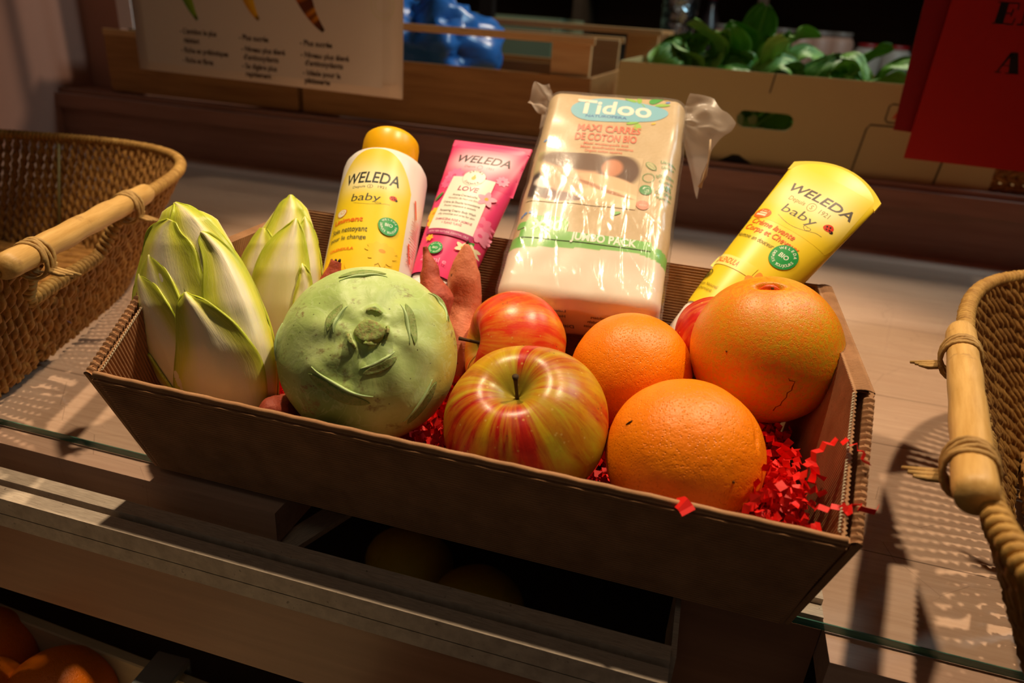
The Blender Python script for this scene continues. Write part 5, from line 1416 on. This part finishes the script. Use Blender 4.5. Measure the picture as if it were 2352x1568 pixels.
crate('dark wooden crate at the far left corner of the step', -1.045, -0.63, 0.893, 1.25, 0.1005, 0.216, board=0.11)
crate('wooden crate with pale laths behind the long brown crate', -0.55, -0.02, 1.28, 1.62, 0.1005, 0.285, board=0.10)
# blue plastic bag in the crate
k = NM('blue_plastic_film', 0.3, 0.5); k.color(rgb(52, 120, 206)); k.b.inputs['Transmission Weight'].default_value = 0.15
def bagfn(d):
    return 0.135 * (0.7 + 0.3 * N3(d, 2.2, 1) + 0.10 * N3(d, 6, 2) + .05 * N3(d, 14, 3)) * (1 + 0.6 * abs(d.x)) * (1 - 0.35 * abs(d.z))
o = ball('plastic_bag', bagfn, k.m, None, 60, 40, loc=(-0.47, 1.09, 0.228)); tag(o, 'crumpled blue plastic bag lying in the long brown crate', 'plastic bag')
# printed cardboard produce box
m_card = plain('grey_green_card', rgb(186, 168, 116), 0.6, 0.3)
m_ink = plain('dark_green_ink', rgb(66, 66, 44), 0.7, 0.2)
pc = Vector((0.18, 1.0, 0.1003)); pbx = thing('produce_box', 'grey green printed cardboard produce box full of leafy greens', 'box', pc)
X0, X1, Y0, Z0, Z1 = -0.046, 0.52, 0.885, 0.1003, 0.236
def hole_front():
    """front panel with an oblong hand hole cut through"""
    b = MB(); hx0, hx1, hz0, hz1 = 0.146, 0.230, 0.155, 0.180
    xs = [X0, hx0, hx1, X1]; zs = [Z0, hz0, hz1, Z1]
    n = 24; r = (hz1 - hz0) / 2
    th = 0.004
    def rim(a):
        cx = (hx0 + hx1) / 2; cz = (hz0 + hz1) / 2; w2 = (hx1 - hx0) / 2 - r
        return Vector((cx + (w2 if cos(a) > 0 else -w2) + r * cos(a), 0, cz + r * sin(a)))
    def outer(a):
        cx = (hx0 + hx1) / 2; cz = (hz0 + hz1) / 2; dx, dz = cos(a), sin(a)
        sc_ = []
        if dx > 1e-9: sc_.append((X1 - cx) / dx)
        if dx < -1e-9: sc_.append((X0 - cx) / dx)
        if dz > 1e-9: sc_.append((Z1 - cz) / dz)
        if dz < -1e-9: sc_.append((Z0 - cz) / dz)
        q = min(sc_); return Vector((cx + dx * q, 0, cz + dz * q))
    cz = (hz0 + hz1) / 2; cx = (hx0 + hx1) / 2
    ang = sorted([2 * pi * i / 64 for i in range(64)] + [atan2(z - cz, x - cx) % (2 * pi) for x in (X0, X1) for z in (Z0, Z1)])
    m_ = len(ang)
    V = []; F = []
    for yy in (Y0, Y0 + th):
        for a in ang: q = rim(a); V.append(Vector((q.x, yy, q.z)))
        for a in ang: q = outer(a); V.append(Vector((q.x, yy, q.z)))
    for i in range(m_):
        j = (i + 1) % m_
        F += [(i, j, m_ + j, m_ + i), (2 * m_ + i, 3 * m_ + i, 3 * m_ + j, 2 * m_ + j), (i, 2 * m_ + i, 2 * m_ + j, j), (m_ + i, m_ + j, 3 * m_ + j, 3 * m_ + i)]
    b.add(V, F); return b
b = hole_front(); b.v = [q - pc for q in b.v]; b.build('front_panel', m_card, pbx, smooth=False)
for nm, a_ in (('side_panel', (X0, X0 + .004, Y0 + .0045, 1.18, Z0, Z1)), ('side_panel', (X1 - .004, X1, Y0 + .0045, 1.18, Z0, Z1)), ('back_panel', (X0 + .0045, X1 - .0045, 1.176, 1.18, Z0, Z1)), ('bottom_panel', (X0 + .0045, X1 - .0045, Y0 + .0045, 1.175, Z0, Z0 + .003))):
    b = MB(); b.box(*a_); b.v = [q - pc for q in b.v]; b.build(nm, m_card, pbx, smooth=False)
A = Art(); INK = rgb(70, 66, 48); 
A.line([(0.190, 0.236), (0.187, 0.208)], 0.0022, INK)
A.line([(0.328, 0.101), (0.334, 0.170), (0.338, 0.1765), (0.50, 0.178)], 0.0025, INK)
A.line([(0.445, 0.101), (0.452, 0.178)], 0.0030, INK)
A.raw([(0.130, 0.1005), (0.182, 0.1005), (0.160, 0.1125), (0.150, 0.1125)], [(0, 1, 2, 3)], rgb(20, 18, 14))  # dark opening of the notch painted flat in near-black
A.line([(0.356, 0.186), (0.357, 0.205), (0.361, 0.208), (0.385, 0.207), (0.392, 0.213), (0.41, 0.214)], 0.0022, INK); A.line([(0.356, 0.186), (0.36, 0.182), (0.42, 0.182)], .0022, INK)
A.text('Nos', 0.383, 0.1885, 0.014, rgb(190, 50, 34), bold=.04, shear=.4)
A.build('printing', lambda x, z, o: Vector((x, Y0 - 0.0003 - o, z)) - pc, pbx, M['paper_print'], maxe=None)
# leafy greens
kl = NM('green_leaf', 0.45, 0.4); ug = kl.coord('UV'); ss = kl.n('ShaderNodeSeparateXYZ'); kl.l(ug, ss.inputs[0])
oi = kl.n('ShaderNodeObjectInfo')
lc = kl.ramp(oi.outputs['Random'], [(0.0, rgb(52, 100, 22)), (0.5, rgb(92, 146, 40)), (1.0, rgb(140, 184, 84))])
lc = kl.mix(kl.maprange(kl.math('ABSOLUTE', ss.outputs[0]), 0.0, 0.10, 0.8, 0), lc, rgb(140, 176, 90))
kl.color(lc); kl.b.inputs['Subsurface Weight'].default_value = 0.0
kl.bump(kl.noise(8, 4, .6, ug), 0.004, .6)
lv = []
for t in range(3):
    b = MB(); nu, nv = 12, 16; L_, W_ = 0.095, 0.060
    def lf(u, v):
        U = 2 * u - 1; wv_ = sin(pi * min(1, v * 0.93 + 0.05)) ** 0.7; x = U * W_ / 2 * wv_
        return Vector((x, v * L_, 0.022 * sin(v * pi * (0.7 + 0.3 * t)) + 0.010 * abs(U) + 0.005 * sin(9 * v + t * 2) * U + 0.003 * sin(14 * U + 6 * v)))
    b.grid(lf, nu, nv); uvs = [(2 * i / nu - 1, j / nv) for j in range(nv + 1) for i in range(nu + 1)]
    lv.append((b.v, b.f, uvs))
random.seed(5); protos = [None] * 3
nleaf = 78
for i in range(nleaf):
    t = i % 3
    if protos[t] is None:
        root = thing('spinach_leaf', 'loose green leaf heaped in the cardboard produce box', 'leaf', group='loose green leaves in the produce box')
        mkobj('blade', *lv[t][:2], kl.m, root, uv=lv[t][2]); b = MB(); b.tube([Vector((0, -0.03, -.004)), Vector((0, 0, 0.0)), Vector((0, .03, .009))], [0.0022, 0.002, 0.001], 6); b.build('stalk', plain('leaf_stalk_%d' % t, rgb(126, 170, 84), .5), root)
        protos[t] = root; o = root
    else: o = copy_thing(protos[t])
    x = random.uniform(-0.005, 0.47); y = random.uniform(0.955, 1.13)
    if i % 6 == 0: x = random.uniform(0.12, 0.26); y = 0.985
    mx = 0.222 + 0.030 * (1 if 0.1 < x < .40 else .3) * random.random()
    o.location = (x, y, random.uniform(0.185, mx) if i % 6 else random.uniform(.14, .18)); s_ = random.uniform(0.7, 1.15); o.scale = (s_, s_, s_)
    o.rotation_euler = (random.uniform(-.5, 1.1), random.uniform(-.9, .9), random.uniform(0, 6.28))
# small wicker tray under the red sign
tr_ = thing('wicker_tray', 'low brown wicker tray on the step beneath the red sign', 'tray', (0.57, 0.92, 0.1005))
b = MB()
for r in range(4):
    for k_ in range(2):
        b.tube([Vector((-0.17 + 0.34 * j / 90, -0.028 + 0.003 * sin(j * .75 + r * pi + k_ * pi), 0.006 + 0.011 * r + 0.003 * cos(j * .75 + k_ * pi))) for j in range(91)], 0.0042, 6, cap=False)
b.build('woven_wall', m_wk, tr_)
b = MB(); b.tube([Vector((-0.172 + 0.344 * j / 60, -0.028, 0.048 + .001 * sin(j))) for j in range(61)], 0.006, 8); b.build('rim', m_wk2, tr_)
b = MB(); b.box(-0.165, 0.165, -0.020, 0.15, 0.002, 0.008); b.build('tray_floor', m_wk, tr_, smooth=False)

# banana ripeness sheet hanging below the added shade board
PY = 0.672
pa, pb_, pc_, pd = at(322, 158, y=PY), at(925, 228, y=PY), at(928, 0, y=PY), at(290, 0, y=PY)
zt = 0.705
s0 = Vector((pa.x, PY, pa.z)); s1 = Vector((pb_.x, PY, pb_.z))
ex = (s1 - s0).normalized(); SW = (s1 - s0).length; ez = Vector((-ex.z, 0, ex.x))
TS = Matrix(((ex.x, 0, ez.x, s0.x), (0, 1, 0, PY), (ex.z, 0, ez.z, s0.z), (0, 0, 0, 1)))
sheet = thing('banana_sheet', 'white paper sheet about bananas hanging above the step at the upper left', 'sheet', mat=TS)
HT = 0.50
m_paper = plain('white_paper', rgb(206, 190, 172), 0.55, 0.3)
b = MB(); b.grid(lambda u, v: Vector((SW * u, 0.0012 * sin(u * 5 + v * 3), HT * v)), 20, 20); o = b.build('paper', m_paper, sheet); solid(o, 0.0006)
A = Art(); TXC = rgb(70, 52, 42)
def pxs(px, py):
    q = at(px, py, y=PY); l_ = TS.inverted() @ q; return l_.x, l_.z
A.grid(SW * .04, SW * .93, 0.012, 0.45, 10, 10, rgb(212, 198, 182))
A.up()
for px, py, t_, w_ in ((455, 80, "- L'amidon le plus", .064), (440, 99, 'résistant', .028), (470, 125, '- Riche en prébiotiques', .083), (455, 146, '- Riche en fibres', .054),
                       (583, 94, '- Plus sucrée', .050), (605, 122, '- Niveau plus élevé', .074), (600, 140, "d'antioxydants", .060), (596, 160, '- Se digère plus', .060), (594, 178, 'rapidement', .044),
                       (727, 107, '- Plus sucrée', .052), (747, 136, '- Niveau plus élevé', .078), (745, 154, "d'antioxydants", .062), (740, 176, '- Idéale pour la', .062), (730, 193, 'pâtisserie', .042)):
    x_, z_ = pxs(px, py); A.text(t_, x_, z_, 0.0078, TXC, width=w_, bold=.035)
def banana(p0, p1, p2, w_, c1_, c2_, spots=False):
    P = []; n = 18
    for i in range(n + 1):
        t = i / n; P.append((p0[0] * (1 - t) ** 2 + 2 * p1[0] * t * (1 - t) + p2[0] * t * t, p0[1] * (1 - t) ** 2 + 2 * p1[1] * t * (1 - t) + p2[1] * t * t))
    V = []; C = []
    for i, (x, y) in enumerate(P):
        a_ = P[max(i - 1, 0)]; b_ = P[min(i + 1, n)]; dx, dy = b_[0] - a_[0], b_[1] - a_[1]; q = math.hypot(dx, dy); nx_, ny_ = -dy / q, dx / q
        ww = w_ * min(1, 0.16 + 1.1 * (1 - i / n)) 
        for k_ in (-1, -.3, .3, 1):
            V.append((x + nx_ * ww / 2 * k_, y + ny_ * ww / 2 * k_)); c_ = mixc(c1_, c2_, .5 - k_ * .5)
            if spots and N3((x * 160, y * 160, 1), 1) > .05: c_ = rgb(96, 46, 14)
            if i > n - 2: c_ = mixc(c_, rgb(60, 50, 20), .7)
            C.append(c_)
    F = [(4 * i + k_, 4 * i + k_ + 1, 4 * i + k_ + 5, 4 * i + k_ + 4) for i in range(n) for k_ in range(3)]
    A.raw(V, F, C)
A.up()
banana(pxs(395, -120), pxs(420, -10), pxs(453, 46), .030, rgb(150, 180, 50), rgb(84, 120, 24))
banana(pxs(548, -110), pxs(560, 0), pxs(595, 46), .030, rgb(236, 186, 30), rgb(196, 130, 14))
banana(pxs(672, -100), pxs(696, 20), pxs(745, 72), .034, rgb(226, 150, 30), rgb(170, 84, 14), True)
x_, z_ = pxs(880, 12); A.ring(x_, z_, .018, .0015, rgb(204, 196, 160)); A.ring(x_, z_, .012, .001, rgb(204, 196, 160))
A.build('printing', lambda x, z, o: Vector((x, 0.0012 * sin(x / SW * 5 + z / HT * 3) - 0.0005 - o, z)), sheet, M['paper_print'], step=.0001, maxe=None)
b = MB(); q0 = at(268, 0, y=.90); q1 = at(300, 66, y=.90)
b.box(q0.x, q1.x + .01, .897, .899, q1.z, .6); o = b.build('white_card', plain('white_card', rgb(226, 214, 214), .5), smooth=False)
tag(o, 'narrow white card edge showing left of the banana sheet', 'card')
# red signs
def slab(name, label, P, th, mat, cat):
    c = P[0]; b = MB(); V = [q - c for q in P] + [q - c + Vector((0, th, 0)) for q in P]
    b.add(V, [(0, 1, 2, 3), (7, 6, 5, 4), (0, 4, 5, 1), (1, 5, 6, 2), (2, 6, 7, 3), (3, 7, 4, 0)])
    root = thing(name, label, cat, c); b.build('board', mat, root, smooth=False); return root, c
m_rs = plain('red_sign_card', rgb(160, 16, 6), 0.5, 0.3)
m_rs2 = plain('dark_red_card', rgb(128, 4, 8), 0.5, 0.3)
RY = 0.660
def ext(pa_, pb2, z): # extend line a->b up to height z
    t = (z - pa_.z) / (pb2.z - pa_.z); return pa_ + (pb2 - pa_) * t
a_ = at(2076, 363, y=RY); a2 = at(2187, 0, y=RY); r0 = at(2352, 395, y=RY); dirx = (r0 - a_).normalized()
br = a_ + dirx * 0.30; up_ = (a2 - a_).normalized(); tl_ = ext(a_, a2, .52); 
rsig, rc = slab('red_sign', 'large red card sign with black serif capitals at the upper right', [a_, br, br + (tl_ - a_), tl_], 0.002, m_rs, 'sign')
a_b = at(2052, 298, y=RY + .012); a2b = at(2124, 0, y=RY + .012); e_b = at(2090, 303, y=RY + .012)
wdt = (at(2180, 200, y=RY + .012) - at(2077, 190, y=RY + .012))
tlb = ext(a_b, a2b, .52)
slab('backing_sign', 'darker red card hanging just behind the large red sign', [a_b, a_b + Vector((.11, 0, -.006)), tlb + Vector((.11, 0, -.006)), tlb], 0.002, m_rs2, 'sign')
A = Art(); BK = rgb(24, 12, 8)
def q_(px, py): w_ = at(px, py, y=RY); return (w_.x - rc.x, w_.z - rc.z)
def zpx(x, y): return q_(1600 + x / 3.128, y / 3.128)
def poly(pts): 
    A.raw([zpx(*p) for p in pts], [tuple(range(len(pts)))], BK)
# E : heavy slanted stem, hairlines and serifs (read off the sign)
poly([(2120, 163), (2122, 170), (2262, 180), (2264, 172)]); poly([(2140, 163), (2200, 168), (2245, 22), (2185, 18)]); poly([(2166, 12), (2165, 19), (2318, 30), (2320, 22)])
poly([(2225, 92), (2224, 98), (2262, 101), (2264, 95)]); poly([(2252, 118), (2262, 119), (2280, 68), (2272, 66)]); poly([(2262, 180), (2270, 180), (2292, 130), (2284, 128)]); poly([(2312, 28), (2320, 28), (2316, 72), (2306, 72)])
poly([(2298, 172), (2297, 180), (2352, 184), (2353, 176)]); poly([(2330, 176), (2340, 177), (2380, 34), (2370, 32)]); poly([(2352, 24), (2352, 32), (2400, 36), (2400, 28)]); poly([(2372, 30), (2400, 34), (2440, 180), (2420, 182)])
# A
poly([(2240, 528), (2310, 533), (2310, 380), (2256, 378)]); poly([(2152, 515), (2162, 516), (2275, 382), (2256, 378)]); poly([(2138, 512), (2138, 520), (2188, 523), (2188, 516)]); poly([(2215, 522), (2215, 529), (2312, 535), (2312, 528)]); poly([(2186, 466), (2186, 472), (2245, 476), (2245, 470)])
A.build('lettering', lambda x, z, o: Vector((x, -0.0004 - o, z)), rsig, M['paper_print'], maxe=None)

# ================================================================ DARK SHOP BEHIND
m_shelf = mat_wood('store_shelf_wood', rgb(70, 50, 34), rgb(88, 64, 44))
sh_ = thing('store_shelving', 'dark wooden shop shelving unit far behind the crates', 'shelves', (0.2, 3.2, -0.9)); so_ = Vector((0.2, 3.2, -0.9))
for z in (-0.3, 0.10, 0.50, 0.92, 1.34): 
    b = MB(); b.box(-2.4, 2.8, 3.05, 3.45, z, z + 0.025); b.v = [q - so_ for q in b.v]; b.build('shelf', m_shelf, sh_, smooth=False)
for x in (-2.4, -1.35, -0.55, 0.22, 1.0, 1.85, 2.8):
    b = MB(); b.box(x - .02, x + .02, 3.04, 3.46, -0.9, 1.8); b.v = [q - so_ for q in b.v]; b.build('upright', m_shelf, sh_, smooth=False)
b = MB(); b.box(-2.4, 2.8, 3.46, 3.48, -0.9, 1.8); b.v = [q - so_ for q in b.v]; b.build('back_panel', m_shelf, sh_, smooth=False)
def jar(x, y, z, r, h, c_body, c_lid, label, group, nm='jar'):
    root = thing(nm, label, 'jar' if nm == 'jar' else 'bottle', (x, y, z), group=group)
    b = MB(); b.lathe([(0.0001, 0), (r * .96, 0), (r, .004), (r, h * .8), (r * .8, h * .9), (r * .7, h * .91)] if nm == 'jar' else [(0.0001, 0), (r * .96, 0), (r, .004), (r, h * .6), (r * .4, h * .78), (r * .35, h * .95), (.0001, h * .95)], 20); b.build('body', c_body, root)
    b = MB(); b.lathe([(r * .78 if nm == 'jar' else r * .42, h * .9), (r * .8 if nm == 'jar' else r * .42, h), (.0001, h + .001)], 20); b.build('lid', c_lid, root)
mj = [plain('jar_cream', rgb(170, 130, 112), .5), plain('jar_dark', rgb(40, 30, 30), .3), plain('jar_green', rgb(40, 90, 50), .5), plain('jar_white', rgb(160, 150, 140), .5), plain('jar_amber', rgb(120, 76, 30), .4)]
ml = [plain('lid_red', rgb(140, 20, 24), .4), plain('lid_black', rgb(24, 20, 20), .4), plain('lid_grey', rgb(120, 108, 100), .4)]
def row(px0, px1, n, zsh, r, h, body, lid, label, group, nm='jar'):
    for i in range(n):
        px = px0 + (px1 - px0) * (i + .5) / n; q = at(px, 60, y=3.16); jar(q.x, 3.16, zsh, r, h, body, lid, label, group, nm)
row(1640, 1960, 7, 0.125, .058, .205, mj[0], ml[2], 'cream jar in the row on the shop shelf behind the greens', 'cream jars on the shop shelf')
row(1975, 2110, 2, 0.125, .055, .17, mj[3], ml[0], 'pale jar with a red lid on the shop shelf beside the red sign', 'red lidded jars on the shop shelf')
row(1605, 1650, 1, 0.125, .05, .33, mj[1], ml[0], 'dark bottle with a red cap on the shop shelf', None, 'bottle')
row(1230, 1330, 3, 0.525, .05, .2, mj[2], ml[1], 'green jar on the shop shelf above the crates', 'green jars on the shop shelf')
row(930, 1090, 4, 0.525, .05, .22, mj[4], ml[1], 'amber jar on the shop shelf above the blue bag', 'amber jars on the shop shelf')
row(1340, 1500, 4, 0.525, .05, .2, mj[3], ml[1], 'white jar on the shop shelf near the steel column', 'white jars on the shop shelf')
# steel column catching the light
b = MB(); q = at(1556, 60, y=2.2); n = 40
b.lathe([(.055 + .004 * sin(i * 1.3), -0.9 + 3.4 * i / n) for i in range(n + 1)], 24); b.v = [p + Vector((q.x, 2.2, 0)) for p in b.v]
kc = NM('brushed_steel', .18, .5); kc.color(rgb(190, 205, 215)); kc.b.inputs['Metallic'].default_value = 1; kc.bump(kc.noise(14, 3), .03, 1)
cb_ = Vector((q.x, 2.2, -.9)); b.v = [p - cb_ for p in b.v]
o = b.build('steel_column', kc.m, loc=cb_); tag(o, 'shiny steel column in the shop behind the crates', 'column')
l = bpy.data.lights.new('column_light', 'AREA'); l.energy = 7; l.size = .5; l.color = (.62, .9, 1.0)  # cool area light aimed at the steel column
o = bpy.data.objects.new('column_light', l); COL.objects.link(o); o.location = (q.x + 1.3, 1.2, 1.7); o.rotation_euler = (Vector((q.x, 2.2, .3)) - o.location).to_track_quat('-Z', 'Y').to_euler()
# pale cooler cabinet and dark post seen through the crates
def cabinet():
    root = thing('cooler_cabinet', 'dim greenish cooler cabinet seen through the wooden crates', 'cabinet', (-0.68, 2.35, -.9)); c0 = Vector((-0.68, 2.35, -.9))
    for nm, a_, m_ in (('carcass', (-0.90, -0.46, 2.3, 2.75, -.9, .30), plain('cooler_paint', rgb(150, 156, 120), .4)), ('door', (-0.88, -0.48, 2.285, 2.299, -.85, .28), plain('cooler_door', rgb(130, 138, 108), .3)), ('handle', (-0.52, -0.50, 2.26, 2.284, -.2, .1), ml[1])):
        b = MB(); b.box(*a_); b.v = [p - c0 for p in b.v]; b.build(nm, m_, root, smooth=False)
cabinet()
b = MB(); q = at(1118, 60, y=1.9); b.box(-.02, .02, -.02, .02, 0, 2.4); o = b.build('metal_post', ml[1], smooth=False, loc=(q.x, 1.9, -.9)); tag(o, 'thin dark metal post behind the blue bag', 'post')

# ================================================================ BELOW THE FRONT RAIL
m_lc = mat_wood('pale_crate_wood', rgb(176, 160, 130), rgb(200, 184, 150))
p0 = at(0, 1395, z=-.16); p1 = at(340, 1525, z=-.16); dd = (p1 - p0).normalized(); ang = atan2(dd.y, dd.x)
lcr = thing('fruit_crate', 'pale wooden crate of oranges below the front rail', 'crate', p0 + Vector((0, 0, -.085)))
lcr.rotation_euler = (0, 0, ang)
for nm, a_ in (('back_board', (-.3, .30, -0.004, 0.004, 0, .085)), ('front_board', (-.3, .30, -.26, -.252, 0, .085)), ('end_board', (.292, .30, -.252, -.004, 0, .085)), ('crate_floor', (-.3, .291, -.251, -.005, 0, .006))):
    b = MB(); b.box(*a_); bevel(b.build(nm, m_lc, lcr, smooth=False), .001, 1)
b = MB(); q = at(372, 1492, z=-.15); q2 = at(430, 1510, z=-.15)
b.box(-.013, .013, -.06, .0, -.006, 0); b.box(-.013, .013, -.003, 0, -.08, -.006); mt = plain('grey_steel', rgb(140, 140, 134), .45, .5, .3)
o = b.build('steel_bracket', mt, smooth=False, loc=(q + q2) / 2 + Vector((0, 0, 0))); o.rotation_euler = (0, 0, ang + .1); tag(o, 'grey steel bracket with a slot on the crate corner below the rail', 'bracket'); bevel(o, .001, 1)
m_or2 = mat_citrus('orange_peel_lower', rgb(232, 110, 8), rgb(240, 126, 12))
for i, (px, py, r) in enumerate(((-52, 1520, .040), (135, 1612, .038), (-60, 1640, .038))):
    q = at(px, py, z=-.185); o = ball('orange', lambda d: r * (1 + .01 * N3(d, 2, i)), m_or2, None, 48, 32, loc=q)
    tag(o, 'shaded orange in the lower fruit crate, %s' % ('cut off by the left picture edge', 'nearest the steel bracket', 'at the bottom left corner')[i], 'orange', 'oranges in the lower crate')
m_lem = mat_citrus('lemon_peel', rgb(216, 176, 20), rgb(226, 190, 30))
def lem(px, py, z, r, lab):
    q = at(px, py, z=z); o = ball('lemon', lambda d: r * (1 + .28 * abs(d.x) ** 3), m_lem, None, 48, 32, loc=q); o.rotation_euler = (0, .5, .6); tag(o, lab, 'lemon', 'lemons below the counter')
lem(942, 1292, -.215, .036, 'lemon seen through the gap below the gift box')
lem(1100, 1388, -.215, .036, 'lemon further right in the dark gap below the gift box')
b = MB(); q = at(757, 1183, z=-.032); q2 = at(640, 1256, z=-.032); d_ = (q2 - q).normalized(); a_ = atan2(d_.y, d_.x)
b.box(-.06, (q2 - q).length + .004, -.0085, .0085, -.004, 0); o = b.build('support_batten', m_rail.m, smooth=False, loc=q); o.rotation_euler = (0, 0, a_); tag(o, 'pale wooden batten crossing the dark gap under the box', 'batten')
# ---------------------------------------------------------------- sub-parts under the part they sit on
def under(child, parent):
    child.parent = parent
for root in list(bpy.data.objects):
    if root.parent or root.type != 'EMPTY': continue
    kids = list(root.children)
    def first(*names):
        for k_ in kids:
            if k_.name.split('.')[0] in names: return k_
    for k_ in kids:
        n_ = k_.name.split('.')[0]
        tgt = None
        if n_ == 'label': tgt = first('bottle_body', 'tube_body')
        elif n_ in ('front_print', 'bottom_print'): tgt = first('printed_film')
        elif n_ == 'navel_tip': tgt = first('navel')
        elif n_ == 'drawstring': tgt = first('clear_bag')
        elif n_ == 'tie':
            st_ = [q for q in kids if q.name.split('.')[0] == 'handle_stick']
            xs = sum(v.co.x for v in k_.data.vertices)
            tgt = [q for q in st_ if q.data.vertices[0].co.x * xs > 0][0]
        if tgt is not None and tgt != k_: under(k_, tgt)
